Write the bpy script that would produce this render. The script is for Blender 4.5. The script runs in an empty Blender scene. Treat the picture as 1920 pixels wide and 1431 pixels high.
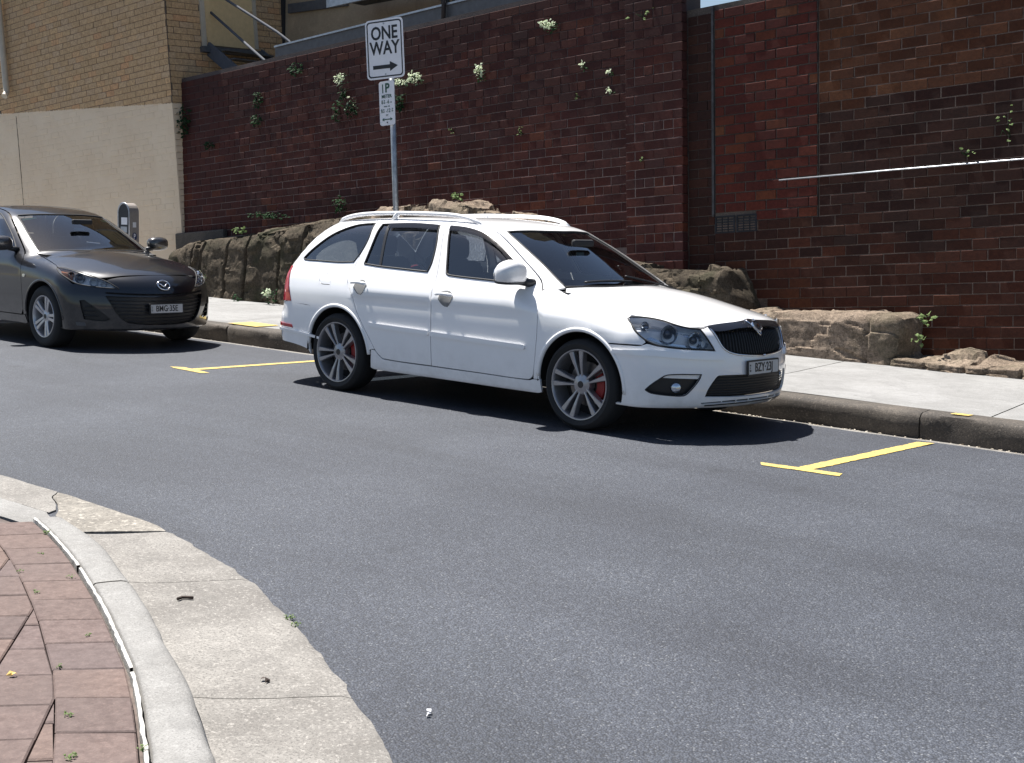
import bpy, bmesh, math, random
import numpy as np
from mathutils import Vector, Matrix, noise
from mathutils.geometry import delaunay_2d_cdt
random.seed(7)
scene = bpy.context.scene
COL = scene.collection
PI = math.pi

# ---------------------------------------------------------------- camera, sky, sun, exposure
CAM_POS = np.array([5.80788, -7.96012, 1.44840])
CAM_R = np.array([[0.73807071, 0.67412886, 0.02831799],      # image right
                  [0.10276717, -0.07083645, -0.99217998],    # image down
                  [-0.66685121, 0.73520914, -0.12156062]])   # view direction
FPX = 2500.0                                                 # focal length for a 1920 px wide picture
cam_data = bpy.data.cameras.new('camera')
cam_data.sensor_width = 36.0
cam_data.lens = FPX / 1920 * 36.0
cam_data.clip_start = 0.05
cam_data.clip_end = 2000
cam = bpy.data.objects.new('camera', cam_data)
COL.objects.link(cam)
m = Matrix.Identity(4)
for i in range(3):
    m[i][0] = CAM_R[0][i]; m[i][1] = -CAM_R[1][i]; m[i][2] = -CAM_R[2][i]; m[i][3] = CAM_POS[i]
cam.matrix_world = m
scene.camera = cam

LIGHT = Vector((0.45, -0.015, -1.0)).normalized()              # direction in which sunlight travels
world = bpy.data.worlds.new('World')
scene.world = world
world.use_nodes = True
wn = world.node_tree
sky = wn.nodes.new('ShaderNodeTexSky')
sky.sky_type = 'NISHITA'
sky.sun_disc = False
sky.sun_elevation = math.asin(-LIGHT.z)
sky.sun_rotation = math.atan2(-LIGHT.x, -LIGHT.y)
bg = wn.nodes['Background']
bg.inputs['Strength'].default_value = 0.051
wn.links.new(sky.outputs[0], bg.inputs['Color'])
sun_data = bpy.data.lights.new('sun', 'SUN')
sun_data.energy = 5.0
sun_data.angle = math.radians(0.5)
sun_data.color = (1.0, 0.965, 0.91)
sun = bpy.data.objects.new('sun', sun_data)
COL.objects.link(sun)
sun.rotation_euler = LIGHT.to_track_quat('-Z', 'Y').to_euler()
scene.view_settings.view_transform = 'Standard'
scene.view_settings.look = 'None'
scene.view_settings.exposure = 1.15
scene.view_settings.gamma = 1.0
scene.render.engine = 'CYCLES'
scene.cycles.max_bounces = 8
scene.cycles.transparent_max_bounces = 12

# ---------------------------------------------------------------- helpers
def tag(o, label=None, cat=None, group=None, kind=None):
    if label: o['label'] = label
    if cat: o['category'] = cat
    if group: o['group'] = group
    if kind: o['kind'] = kind
    return o

def empty(name, loc=(0, 0, 0), label=None, cat=None, group=None, kind=None):
    o = bpy.data.objects.new(name, None)
    o.empty_display_size = .2
    COL.objects.link(o)
    o.location = loc
    return tag(o, label, cat, group, kind)

def mk(name, verts, faces, mat, parent=None, smooth=False):
    """one mesh object; verts are given in the parent's space"""
    me = bpy.data.meshes.new(name)
    me.from_pydata([tuple(map(float, v)) for v in verts], [], [tuple(map(int, f)) for f in faces])
    me.validate(); me.update()
    if smooth:
        me.polygons.foreach_set('use_smooth', [True] * len(me.polygons))
    if mat: me.materials.append(mat)
    o = bpy.data.objects.new(name, me)
    COL.objects.link(o)
    if parent: o.parent = parent
    return o

def link_mesh(name, me, parent=None, mat4=None):
    o = bpy.data.objects.new(name, me)
    COL.objects.link(o)
    if parent: o.parent = parent
    if mat4 is not None: o.matrix_basis = mat4
    return o

class MB:
    """collects simple shapes that make up one part"""
    def __init__(s): s.v = []; s.f = []
    def add(s, v, f):
        n = len(s.v); s.v += [tuple(map(float, q)) for q in v]; s.f += [tuple(i + n for i in q) for q in f]; return s
    def box(s, x0, x1, y0, y1, z0, z1, b=0.0):
        if b <= 0:
            v = [(x, y, z) for x in (x0, x1) for y in (y0, y1) for z in (z0, z1)]
            f = [(0, 1, 3, 2), (4, 6, 7, 5), (0, 4, 5, 1), (2, 3, 7, 6), (0, 2, 6, 4), (1, 5, 7, 3)]
            return s.add(v, f)
        bm = bmesh.new()
        bmesh.ops.create_cube(bm, size=1)
        bmesh.ops.scale(bm, vec=(x1 - x0, y1 - y0, z1 - z0), verts=bm.verts)
        bmesh.ops.translate(bm, vec=((x0 + x1) / 2, (y0 + y1) / 2, (z0 + z1) / 2), verts=bm.verts)
        bmesh.ops.bevel(bm, geom=bm.edges[:], offset=b, segments=2, affect='EDGES', profile=.5)
        return s.bm(bm)
    def bm(s, bm):
        bm.verts.index_update()
        s.add([q.co[:] for q in bm.verts], [[q.index for q in f.verts] for f in bm.faces]); bm.free(); return s
    def tube(s, pts, r, n=10, caps=True):
        pts = [Vector(q) for q in pts]
        rr = r if isinstance(r, (list, tuple)) else [r] * len(pts)
        v = []; f = []
        up = None
        for i, q in enumerate(pts):
            d = (pts[min(i + 1, len(pts) - 1)] - pts[max(i - 1, 0)]).normalized()
            if up is None:
                up = Vector((0, 0, 1)) if abs(d.z) < .9 else Vector((1, 0, 0))
            a = d.cross(up).normalized(); b = a.cross(d).normalized(); up = b
            for k in range(n):
                t = 2 * PI * k / n
                v.append(q + a * math.cos(t) * rr[i] + b * math.sin(t) * rr[i])
        for i in range(len(pts) - 1):
            for k in range(n):
                f.append((i * n + k, i * n + (k + 1) % n, (i + 1) * n + (k + 1) % n, (i + 1) * n + k))
        if caps:
            f.append(tuple(range(n))[::-1]); f.append(tuple(range((len(pts) - 1) * n, len(pts) * n)))
        return s.add(v, f)
    def lathe(s, prof, n=48, axis='y', c=(0, 0, 0), a0=0, a1=2 * PI):
        """prof: (radius, along) pairs"""
        full = abs(a1 - a0 - 2 * PI) < 1e-6
        m_ = n if full else n + 1
        v = []; f = []
        for r, h in prof:
            for k in range(m_):
                t = a0 + (a1 - a0) * k / n
                p = (r * math.cos(t), h, r * math.sin(t)) if axis == 'y' else ((h, r * math.cos(t), r * math.sin(t)) if axis == 'x' else (r * math.cos(t), r * math.sin(t), h))
                v.append((p[0] + c[0], p[1] + c[1], p[2] + c[2]))
        for i in range(len(prof) - 1):
            for k in range(n):
                k2 = (k + 1) % m_
                f.append((i * m_ + k, i * m_ + k2, (i + 1) * m_ + k2, (i + 1) * m_ + k))
        return s.add(v, f)
    def ellipsoid(s, c, r, n=20, m=12, e=1.0):
        v = []; f = []
        sp = lambda q: math.copysign(abs(q) ** e, q)
        for i in range(m + 1):
            a = -PI / 2 + PI * i / m
            for k in range(n):
                t = 2 * PI * k / n
                v.append((c[0] + r[0] * sp(math.cos(a)) * sp(math.cos(t)), c[1] + r[1] * sp(math.cos(a)) * sp(math.sin(t)), c[2] + r[2] * sp(math.sin(a))))
        for i in range(m):
            for k in range(n):
                f.append((i * n + k, i * n + (k + 1) % n, (i + 1) * n + (k + 1) % n, (i + 1) * n + k))
        return s.add(v, f)
    def prism(s, poly, o, ex, ey, ez, h):
        """closed 2D polygon in the frame (o,ex,ey), extruded by h along ez"""
        o, ex, ey, ez = Vector(o), Vector(ex), Vector(ey), Vector(ez)
        n = len(poly)
        v = [o + ex * a + ey * b for a, b in poly] + [o + ex * a + ey * b + ez * h for a, b in poly]
        f = [tuple(range(n))[::-1], tuple(range(n, 2 * n))] + [(i, (i + 1) % n, n + (i + 1) % n, n + i) for i in range(n)]
        return s.add(v, f)
    def build(s, name, mat, parent=None, smooth=False):
        o = mk(name, s.v, s.f, mat, parent, smooth)
        bm = bmesh.new(); bm.from_mesh(o.data)
        bmesh.ops.recalc_face_normals(bm, faces=bm.faces[:])
        bm.to_mesh(o.data); bm.free()
        if smooth == 'auto':
            sharp_by_angle(o, 38)
        return o

def sharp_by_angle(o, deg):
    o.data.polygons.foreach_set('use_smooth', [True] * len(o.data.polygons))
    o.data.set_sharp_from_angle(angle=math.radians(deg))

def rrect(w, h, r, n=5):
    out = []
    for cx, cy, a0 in ((w / 2 - r, h / 2 - r, 0), (-w / 2 + r, h / 2 - r, 90), (-w / 2 + r, -h / 2 + r, 180), (w / 2 - r, -h / 2 + r, 270)):
        for k in range(n + 1):
            a = math.radians(a0 + 90 * k / n)
            out.append((cx + r * math.cos(a), cy + r * math.sin(a)))
    return out

def text_part(name, body, size, mat, o, ex, ey, ez, parent, sx=1.0, bold=0.0, depth=.001):
    """flat lettering as a mesh, centred on o in the frame ex (right), ey (up), ez (out)"""
    cu = bpy.data.curves.new(name, 'FONT')
    cu.body = body; cu.size = size; cu.align_x = 'CENTER'; cu.align_y = 'CENTER'
    cu.extrude = depth; cu.offset = bold; cu.resolution_u = 3
    t = bpy.data.objects.new(name, cu); COL.objects.link(t)
    dg = bpy.context.evaluated_depsgraph_get()
    me = bpy.data.meshes.new_from_object(t.evaluated_get(dg))
    bpy.data.objects.remove(t); bpy.data.curves.remove(cu)
    ex, ey, ez, o = Vector(ex), Vector(ey), Vector(ez), Vector(o)
    for v in me.vertices:
        c = v.co.copy(); v.co = o + ex * c.x * sx + ey * c.y + ez * c.z
    me.materials.clear(); me.materials.append(mat)
    return link_mesh(name, me, parent)

def to_px(P):
    q = (np.asarray(P, float) - CAM_POS) @ CAM_R.T
    return 960 + FPX * q[..., 0] / q[..., 2], 715.5 + FPX * q[..., 1] / q[..., 2], q[..., 2]

# ---------------------------------------------------------------- materials
def new_mat(name):
    ma = bpy.data.materials.new(name); ma.use_nodes = True
    return ma, ma.node_tree, ma.node_tree.nodes['Principled BSDF']

def N(nt, kind, **kw):
    n = nt.nodes.new(kind)
    for k, v in kw.items():
        if k in n.inputs: n.inputs[k].default_value = v
        else: setattr(n, k, v)
    return n

def coords(nt, src='Object'):
    if src == 'World':
        return nt.nodes.new('ShaderNodeNewGeometry').outputs['Position']
    return nt.nodes.new('ShaderNodeTexCoord').outputs[src]

def noise_tex(nt, vec, scale, detail=4, rough=.55, dist=0.0):
    n = N(nt, 'ShaderNodeTexNoise', Scale=scale, Detail=detail, Roughness=rough, Distortion=dist)
    nt.links.new(vec, n.inputs['Vector']); return n.outputs['Fac']

def ramp(nt, fac, stops):
    r = nt.nodes.new('ShaderNodeValToRGB')
    el = r.color_ramp.elements
    while len(el) < len(stops): el.new(.5)
    for e, (p, c) in zip(el, stops):
        e.position = p; e.color = (*c, 1) if len(c) == 3 else c
    nt.links.new(fac, r.inputs['Fac']); return r.outputs['Color']

def mix(nt, fac, a, b, mode='MIX'):
    n = nt.nodes.new('ShaderNodeMix'); n.data_type = 'RGBA'; n.blend_type = mode
    for sock, val in ((n.inputs[0], fac), (n.inputs[6], a), (n.inputs[7], b)):
        if isinstance(val, (int, float)): sock.default_value = val
        elif isinstance(val, tuple): sock.default_value = (*val, 1) if len(val) == 3 else val
        else: nt.links.new(val, sock)
    return n.outputs[2]

def maprange(nt, v, a, b, c=0., d=1.):
    n = nt.nodes.new('ShaderNodeMapRange')
    nt.links.new(v, n.inputs[0])
    for i, q in zip((1, 2, 3, 4), (a, b, c, d)): n.inputs[i].default_value = q
    return n.outputs[0]

def bump(nt, bs, h, strength=.3, dist=.01):
    b = N(nt, 'ShaderNodeBump', Strength=strength, Distance=dist)
    nt.links.new(h, b.inputs['Height']); nt.links.new(b.outputs[0], bs.inputs['Normal']); return b

def plain(name, col, rough=.5, metal=0., coat=0., spec=None, bumpy=0., var=0.):
    ma, nt, bs = new_mat(name)
    bs.inputs['Base Color'].default_value = (*col, 1)
    bs.inputs['Roughness'].default_value = rough
    bs.inputs['Metallic'].default_value = metal
    bs.inputs['Coat Weight'].default_value = coat
    bs.inputs['Coat Roughness'].default_value = .04
    if spec is not None: bs.inputs['Specular IOR Level'].default_value = spec
    v = coords(nt)
    f = noise_tex(nt, v, 14, 5)
    if var:
        nt.links.new(mix(nt, maprange(nt, f, .35, .7), tuple(c * (1 - var) for c in col), tuple(min(1, c * (1 + var)) for c in col)), bs.inputs['Base Color'])
    if bumpy:
        bump(nt, bs, noise_tex(nt, v, 160, 3), bumpy, .003)
    return ma

def paint(name, col, rough, metal, flake=0.):
    ma, nt, bs = new_mat(name)
    v = coords(nt)
    dirt = noise_tex(nt, v, 3.0, 6, .6)
    c = mix(nt, maprange(nt, dirt, .5, .8, 0, .12), col, tuple(x * .8 for x in col))
    sz = nt.nodes.new('ShaderNodeSeparateXYZ'); nt.links.new(v, sz.inputs[0])      # road dust on the lower panels
    low = nt.nodes.new('ShaderNodeMath'); low.operation = 'MULTIPLY'
    nt.links.new(maprange(nt, sz.outputs['Z'], .20, .55, 1, 0), low.inputs[0]); nt.links.new(maprange(nt, noise_tex(nt, v, 7, 7, .7), .35, .7, .03, .32), low.inputs[1])
    c = mix(nt, low.outputs[0], c, (.30, .275, .25))
    if flake:
        fl = noise_tex(nt, v, 900, 1)
        c = mix(nt, maprange(nt, fl, .5, .7, 0, flake), c, tuple(min(1, x * 3 + .05) for x in col))
    nt.links.new(c, bs.inputs['Base Color'])
    bs.inputs['Roughness'].default_value = rough
    bs.inputs['Metallic'].default_value = metal
    bs.inputs['Coat Weight'].default_value = 1.0
    bs.inputs['Coat Roughness'].default_value = .03
    bump(nt, bs, noise_tex(nt, v, 60, 2), .008, .002)
    return ma

def glass_mat(name, tint, refl=2.0, rough=0.0):
    ma = bpy.data.materials.new(name); ma.use_nodes = True
    nt = ma.node_tree
    nt.nodes.remove(nt.nodes['Principled BSDF'])
    out = nt.nodes['Material Output']
    tr = N(nt, 'ShaderNodeBsdfTransparent', Color=(*tint, 1))
    gl = N(nt, 'ShaderNodeBsdfGlossy', Roughness=rough)
    fr = N(nt, 'ShaderNodeFresnel', IOR=1.52)
    mth = nt.nodes.new('ShaderNodeMath'); mth.operation = 'MULTIPLY'; mth.inputs[1].default_value = refl
    nt.links.new(fr.outputs[0], mth.inputs[0])
    mx = nt.nodes.new('ShaderNodeMixShader')
    nt.links.new(mth.outputs[0], mx.inputs[0]); nt.links.new(tr.outputs[0], mx.inputs[1]); nt.links.new(gl.outputs[0], mx.inputs[2])
    nt.links.new(mx.outputs[0], out.inputs['Surface'])
    return ma

def asphalt_mat():
    ma, nt, bs = new_mat('asphalt')
    v = coords(nt, 'World')
    vo = N(nt, 'ShaderNodeTexVoronoi', Scale=145.0); nt.links.new(v, vo.inputs['Vector'])
    sep = nt.nodes.new('ShaderNodeSeparateColor'); nt.links.new(vo.outputs['Color'], sep.inputs[0])
    stone = ramp(nt, sep.outputs[0], [(0, (.026, .029, .037)), (.45, (.041, .045, .056)), (.82, (.060, .065, .077)), (.965, (.088, .092, .102)), (1, (.15, .15, .148))])
    gap = maprange(nt, vo.outputs['Distance'], .38, .75, 0, .8)
    c = mix(nt, gap, stone, (.014, .015, .018))
    big = noise_tex(nt, v, .55, 6, .62, .4)
    c = mix(nt, maprange(nt, big, .42, .62, 0, .75), c, mix(nt, 1.0, c, (1.5, 1.48, 1.42), 'MULTIPLY'))
    str_ = nt.nodes.new('ShaderNodeMapping'); str_.inputs['Scale'].default_value = (.22, 1.6, 1); nt.links.new(v, str_.inputs[0])
    tracks = noise_tex(nt, str_.outputs[0], .9, 4, .6)
    c = mix(nt, maprange(nt, tracks, .47, .62, 0, .5), c, mix(nt, 1.0, c, (.62, .62, .64), 'MULTIPLY'))
    oil = noise_tex(nt, v, 2.6, 3, .5, .2)
    c = mix(nt, maprange(nt, oil, .67, .74, 0, .45), c, (.014, .0155, .020))
    c = mix(nt, 1.0, c, (.86, .905, 1.0), 'MULTIPLY')
    nt.links.new(c, bs.inputs['Base Color'])
    bs.inputs['Roughness'].default_value = .72
    bs.inputs['Specular IOR Level'].default_value = .5
    inv = maprange(nt, vo.outputs['Distance'], 0, .8, 1, 0)
    h = mix(nt, .35, inv, noise_tex(nt, v, 300, 2))
    bump(nt, bs, h, .8, .0045)
    return ma

def concrete_mat(name, base, dark, speck=.25, scale=1.0, rough=.85, top=None, gum=False):
    ma, nt, bs = new_mat(name)
    v = coords(nt, 'World')
    a = noise_tex(nt, v, 1.6 * scale, 8, .7, .3)
    c = mix(nt, maprange(nt, a, .40, .62), dark, base)
    sp = noise_tex(nt, v, 95 * scale, 3, .75)
    c = mix(nt, maprange(nt, sp, .50, .64, 0, min(1, speck * 3.2)), c, tuple(x * .4 for x in base))
    sp2 = noise_tex(nt, v, 60 * scale, 3, .75)
    c = mix(nt, maprange(nt, sp2, .54, .68, 0, min(1, speck * 2.6)), c, tuple(min(.9, x * 1.45) for x in base))
    st = noise_tex(nt, v, 5 * scale, 7, .72, 1.2)
    c = mix(nt, maprange(nt, st, .50, .68, 0, .5), c, tuple(x * .55 for x in base))
    wh_ = noise_tex(nt, v, 11 * scale, 6, .7, 1.5)
    c = mix(nt, maprange(nt, wh_, .57, .70, 0, .35), c, tuple(min(.9, x * 1.35) for x in base))
    if gum:      # trodden chewing gum and drips
        vg = N(nt, 'ShaderNodeTexVoronoi', Scale=3.2); nt.links.new(v, vg.inputs['Vector'])
        c = mix(nt, maprange(nt, vg.outputs['Distance'], .045, .06, .65, 0), c, tuple(x * .35 for x in base))
        sm = nt.nodes.new('ShaderNodeMapping'); sm.inputs['Scale'].default_value = (.6, 3, 1); nt.links.new(v, sm.inputs[0])
        c = mix(nt, maprange(nt, noise_tex(nt, sm.outputs[0], 1.6, 6, .7, .5), .5, .68, 0, .5), c, tuple(x * .6 for x in base))
    if top:      # darker tone on the upper part of the wall
        sx_ = nt.nodes.new('ShaderNodeSeparateXYZ'); nt.links.new(v, sx_.inputs[0])
        ad = nt.nodes.new('ShaderNodeMath'); ad.operation = 'ADD'
        nt.links.new(sx_.outputs['Z'], ad.inputs[0]); nt.links.new(maprange(nt, noise_tex(nt, v, .8, 5, .6, .6), .3, .7, -.6, .6), ad.inputs[1])
        c = mix(nt, maprange(nt, ad.outputs[0], top[0], top[1], 0, .85), c, (.035, .026, .027))
    nt.links.new(c, bs.inputs['Base Color'])
    bs.inputs['Roughness'].default_value = rough
    bump(nt, bs, mix(nt, .6, st, sp), .8, .006)
    return ma

def brick_mat(name, stops, stain=(.02, .016, .015), stain_amt=.6, top=None, rough=.85):
    """stops: colour ramp over the random number each brick carries"""
    ma, nt, bs = new_mat(name)
    at = nt.nodes.new('ShaderNodeAttribute'); at.attribute_name = 'rnd'
    v = coords(nt, 'World')
    c = ramp(nt, at.outputs['Fac'], stops)
    g = noise_tex(nt, v, 28, 5, .7)
    c = mix(nt, maprange(nt, g, .36, .64, 0, .7), c, mix(nt, 1.0, c, (.52, .48, .48), 'MULTIPLY'))
    g2 = noise_tex(nt, v, 95, 4, .75)
    c = mix(nt, maprange(nt, g2, .52, .66, 0, .5), c, mix(nt, 1.0, c, (1.7, 1.65, 1.6), 'MULTIPLY'))
    big = noise_tex(nt, v, .9, 5, .6, .6)
    c = mix(nt, maprange(nt, big, .45, .7, 0, stain_amt), c, stain)
    if top:      # colour darkens with height, along an uneven border
        sp = nt.nodes.new('ShaderNodeSeparateXYZ'); nt.links.new(v, sp.inputs[0])
        ad = nt.nodes.new('ShaderNodeMath'); ad.operation = 'ADD'
        nt.links.new(sp.outputs['Z'], ad.inputs[0]); nt.links.new(maprange(nt, big, .3, .7, -.6, .6), ad.inputs[1])
        c = mix(nt, maprange(nt, ad.outputs[0], top[0], top[1], 0, top[2]), c, stain)
    nt.links.new(c, bs.inputs['Base Color'])
    bs.inputs['Roughness'].default_value = rough
    bs.inputs['Specular IOR Level'].default_value = .25
    bump(nt, bs, mix(nt, .5, g2, g), .6, .006)
    return ma

def stone_mat(name, a, b, moss, moss_amt):
    ma, nt, bs = new_mat(name)
    v = coords(nt, 'World')
    mp = nt.nodes.new('ShaderNodeMapping'); mp.inputs['Scale'].default_value = (1, 1, 2.6); nt.links.new(v, mp.inputs[0])
    n1 = noise_tex(nt, mp.outputs[0], 2.2, 8, .66, .5)
    c = ramp(nt, n1, [(.3, b), (.5, tuple((x + y) / 2 for x, y in zip(a, b))), (.7, a)])
    n2 = noise_tex(nt, v, 24, 9, .78)
    c = mix(nt, maprange(nt, n2, .46, .60, 0, .85), c, tuple(x * .25 for x in a))
    n4 = noise_tex(nt, v, 75, 5, .75)
    c = mix(nt, maprange(nt, n4, .52, .66, 0, .6), c, tuple(min(.9, x * 1.5) for x in a))
    n3 = noise_tex(nt, v, 1.3, 6, .6, .8)
    c = mix(nt, maprange(nt, n3, .5, .66, 0, moss_amt), c, moss)
    nt.links.new(c, bs.inputs['Base Color'])
    bs.inputs['Roughness'].default_value = .95
    bs.inputs['Specular IOR Level'].default_value = .15
    bump(nt, bs, mix(nt, .4, n2, n4), .9, .03)
    return ma

def leaf_mat(name, a, b, trans=.25):
    ma, nt, bs = new_mat(name)
    g = nt.nodes.new('ShaderNodeNewGeometry')
    c = mix(nt, g.outputs['Random Per Island'], a, b)
    nt.links.new(c, bs.inputs['Base Color'])
    bs.inputs['Roughness'].default_value = .75; bs.inputs['Specular IOR Level'].default_value = .15
    tl = N(nt, 'ShaderNodeBsdfTranslucent'); nt.links.new(c, tl.inputs['Color'])
    mx = nt.nodes.new('ShaderNodeMixShader'); mx.inputs[0].default_value = trans
    nt.links.new(bs.outputs[0], mx.inputs[1]); nt.links.new(tl.outputs[0], mx.inputs[2])
    nt.links.new(mx.outputs[0], nt.nodes['Material Output'].inputs['Surface'])
    return ma

M = {}
M['asphalt'] = asphalt_mat()
M['footpath'] = concrete_mat('footpath_concrete', (.2612, .2584, .2546), (.2042, .2014, .1966), .13, 1, gum=True)
M['gutter'] = concrete_mat('gutter_concrete', (.2372, .2232, .2046), (.1442, .133, .1209), .3, 1.2)
M['rough_concrete'] = concrete_mat('exposed_aggregate', (.25, .23, .20), (.15, .135, .115), .5, .6)
M['kerb_new'] = concrete_mat('kerb_concrete', (.2517, .2451, .2356), (.19, .1833, .1738), .18, 1.5)
M['kerb_old'] = concrete_mat('kerb_sandstone', (.105, .088, .072), (.045, .039, .034), .35, 1)
M['soil'] = plain('ground_soil', (.09, .08, .065), .95, bumpy=.4, var=.3)
M['jointsand'] = plain('joint_sand', (.115, .09, .08), .95, bumpy=.4, var=.4)
M['yellow'] = None
ma, nt, bs = new_mat('yellow_road_paint')
v = coords(nt, 'World')
w_ = noise_tex(nt, v, 95, 4, .75)
c_ = mix(nt, maprange(nt, w_, .50, .60, 0, .85), (.58, .42, .10), (.09, .088, .08))
c_ = mix(nt, maprange(nt, noise_tex(nt, v, 5, 4), .4, .7, 0, .35), c_, (.48, .38, .14))
c_ = mix(nt, maprange(nt, noise_tex(nt, v, 24, 8, .8), .54, .60, 0, .7), c_, (.12, .11, .085))
nt.links.new(c_, bs.inputs['Base Color']); bs.inputs['Roughness'].default_value = .7
bump(nt, bs, w_, .4, .003)
M['yellow'] = ma
M['white_line'] = concrete_mat('white_kerb_paint', (.51, .5015, .476), (.3825, .3655, .34), .15, 2)
M['mortar'] = concrete_mat('old_mortar', (.2703, .2053, .1828), (.1622, .1225, .1097), .2, 1, top=(2.3, 3.7))
M['mortar_right'] = concrete_mat('brown_mortar', (.1785, .126, .0997), (.0525, .0388, .0315), .25, 1)
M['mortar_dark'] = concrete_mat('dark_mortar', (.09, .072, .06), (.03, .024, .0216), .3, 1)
M['mortar_tan'] = concrete_mat('dark_raked_mortar', (.15, .11, .08), (.085, .062, .046), .2, 1)
M['brick_main'] = brick_mat('weathered_purple_brick', [(0, (.0575, .019, .0168)), (.35, (.0766, .0219, .0174)), (.6, (.0881, .0242, .018)), (.8, (.0633, .0219, .0206)), (.93, (.0958, .0265, .0174)), (1, (.1197, .0349, .0187))], (.0287, .0129, .0118), .45, (2.3, 4.1, .55))
M['brick_red'] = brick_mat('red_infill_brick', [(0, (.0644, .0146, .0111)), (.4, (.0901, .018, .012)), (.75, (.1073, .0223, .0129)), (.92, (.1244, .0343, .0154)), (1, (.1459, .0515, .0215))], (.0361, .0103, .0086), .5, (3.0, 4.4, .6))
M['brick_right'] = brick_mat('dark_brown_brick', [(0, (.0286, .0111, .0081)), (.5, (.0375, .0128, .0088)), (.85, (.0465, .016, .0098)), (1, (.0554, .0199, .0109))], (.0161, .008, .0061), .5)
M['brick_orange'] = brick_mat('orange_brown_brick', [(0, (.064, .0225, .0101)), (.5, (.0795, .0265, .0115)), (.85, (.0971, .0337, .0138)), (1, (.1269, .0491, .0203))], (.0364, .0143, .0092), .5)
M['brick_low'] = brick_mat('rust_brown_brick', [(0, (.0456, .0151, .0088)), (.5, (.0614, .0184, .0102)), (.85, (.0755, .0224, .0115)), (1, (.0878, .0295, .0136))], (.029, .012, .0081), .5)
M['brick_tan'] = brick_mat('tan_brick', [(0, (.54, .3663, .1995)), (.4, (.594, .4059, .2232)), (.7, (.5724, .4059, .247)), (.9, (.6372, .4257, .228)), (1, (.6264, .3663, .19))], (.4752, .3069, .171), .35)
M['brick_cream'] = brick_mat('cream_painted_brick', [(0, (.44, .38, .305)), (.5, (.46, .40, .32)), (1, (.48, .415, .335))], (.38, .32, .25), .35, rough=.7)
M['cream'] = plain('cream_painted_joint', (.42, .36, .29), .75, var=.06)
M['render_beige'] = concrete_mat('beige_render', (.4331, .325, .207), (.3281, .2438, .1553), .08, .6)
M['tan_door'] = plain('tan_panel_paint', (.702, .513, .27), .6, var=.06)
M['steel'] = plain('galvanised_steel', (.42, .44, .48), .4, .75, var=.15)
M['rail_paint'] = plain('grey_rail_paint', (.0935, .099, .1155), .9, 0., var=.1)
M['steel_dark'] = plain('grey_painted_steel', (.1, .1029, .1092), .55, .2, var=.15)
M['pole'] = plain('sign_pole_steel', (.36, .38, .40), .42, .8, var=.25)
M['pipe_cream'] = plain('cream_pvc_pipe', (.50, .44, .35), .5, var=.06)
M['dark_metal'] = plain('dark_metal', (.035, .037, .042), .5, .3)
M['shade_dark'] = plain('dark_opening', (.012, .012, .013), .8)
M['vent'] = plain('terracotta_vent', (.012, .013, .018), .85, var=.3)
M['sign_white'] = plain('white_sign_sheet', (.74, .74, .77), .4, var=.03)
M['sign_black'] = plain('black_sign_print', (.012, .012, .015), .45)
M['sign_green'] = plain('green_sign_print', (.012, .07, .045), .45)
M['meter_grey'] = plain('meter_paint', (.30, .27, .25), .5, .1, var=.08)
M['blue'] = plain('blue_print', (.02, .035, .11), .4)
M['rock'] = stone_mat('mossy_sandstone', (.1428, .1149, .084), (.0355, .0287, .0215), (.0295, .0329, .0173), .7)
M['rock_light'] = stone_mat('weathered_sandstone', (.3636, .2873, .2214), (.1115, .0838, .0622), (.0821, .0804, .0503), .45)
M['leaf'] = leaf_mat('dark_ivy_leaf', (.011, .0358, .0154), (.0248, .0605, .022))
M['leaf_pale'] = leaf_mat('pale_leaf', (.096, .156, .06), (.18, .24, .096))
M['flower'] = leaf_mat('white_flower', (.5925, .6808, .4692), (.7194, .782, .5943), .3)
M['paver'] = brick_mat('clay_paver', [(0, (.1222, .0917, .0848)), (.4, (.1528, .11, .0963)), (.7, (.1374, .104, .0983)), (1, (.1782, .1244, .1021))], (.1069, .0836, .079), .5, rough=.8)

# ---------------------------------------------------------------- ground, road, footpath
def sheet(name, pts, z, mat, kind='structure', parent=None):
    o = mk(name, [(x, y, z) for x, y in pts], [tuple(range(len(pts)))], mat, parent)
    if kind and not parent: tag(o, kind=kind)
    return o

gnd = sheet('ground', [(-300, -300), (300, -300), (300, 300), (-300, 300)], -.35, M['soil'])

# road: flat sheet that dips a little towards the far gutter
rv, rf = [], []
ys = [-60, -20, -9, -6, -3, 0, .45, .74]
xs = [-90, -40] + [x * .5 for x in range(-36, 17)] + [20, 60]
for i, x in enumerate(xs):
    for y in ys:
        yy = y + (noise.noise(Vector((x * 2.3, 3.1, 0))) * .02 if y == .74 else 0)
        rv.append((x, yy, 0 if y < .7 else -.006))
for i in range(len(xs) - 1):
    for j in range(len(ys) - 1):
        a = i * len(ys) + j
        rf.append((a, a + len(ys), a + len(ys) + 1, a + 1))
road = tag(mk('road', rv, rf, M['asphalt']), kind='structure')

gut = MB()
px_ = [x * .25 for x in range(-120, 41)]
gv, gf = [], []
for x in px_:
    j = noise.noise(Vector((x * 3.1, 9.1, 0))) * .012
    for y, z in ((.70 + j, -.012), (.76, -.004), (.92, -.03), (1.03, -.047), (1.12, -.05)):
        gv.append((x, y, z + noise.noise(Vector((x * 2, y * 9, 2))) * .003))
for i in range(len(px_) - 1):
    for j in range(4):
        a = i * 5 + j; gf.append((a, a + 5, a + 6, a + 1))
tag(mk('gutter', gv, gf, M['gutter'], smooth=True), kind='structure')

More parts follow.
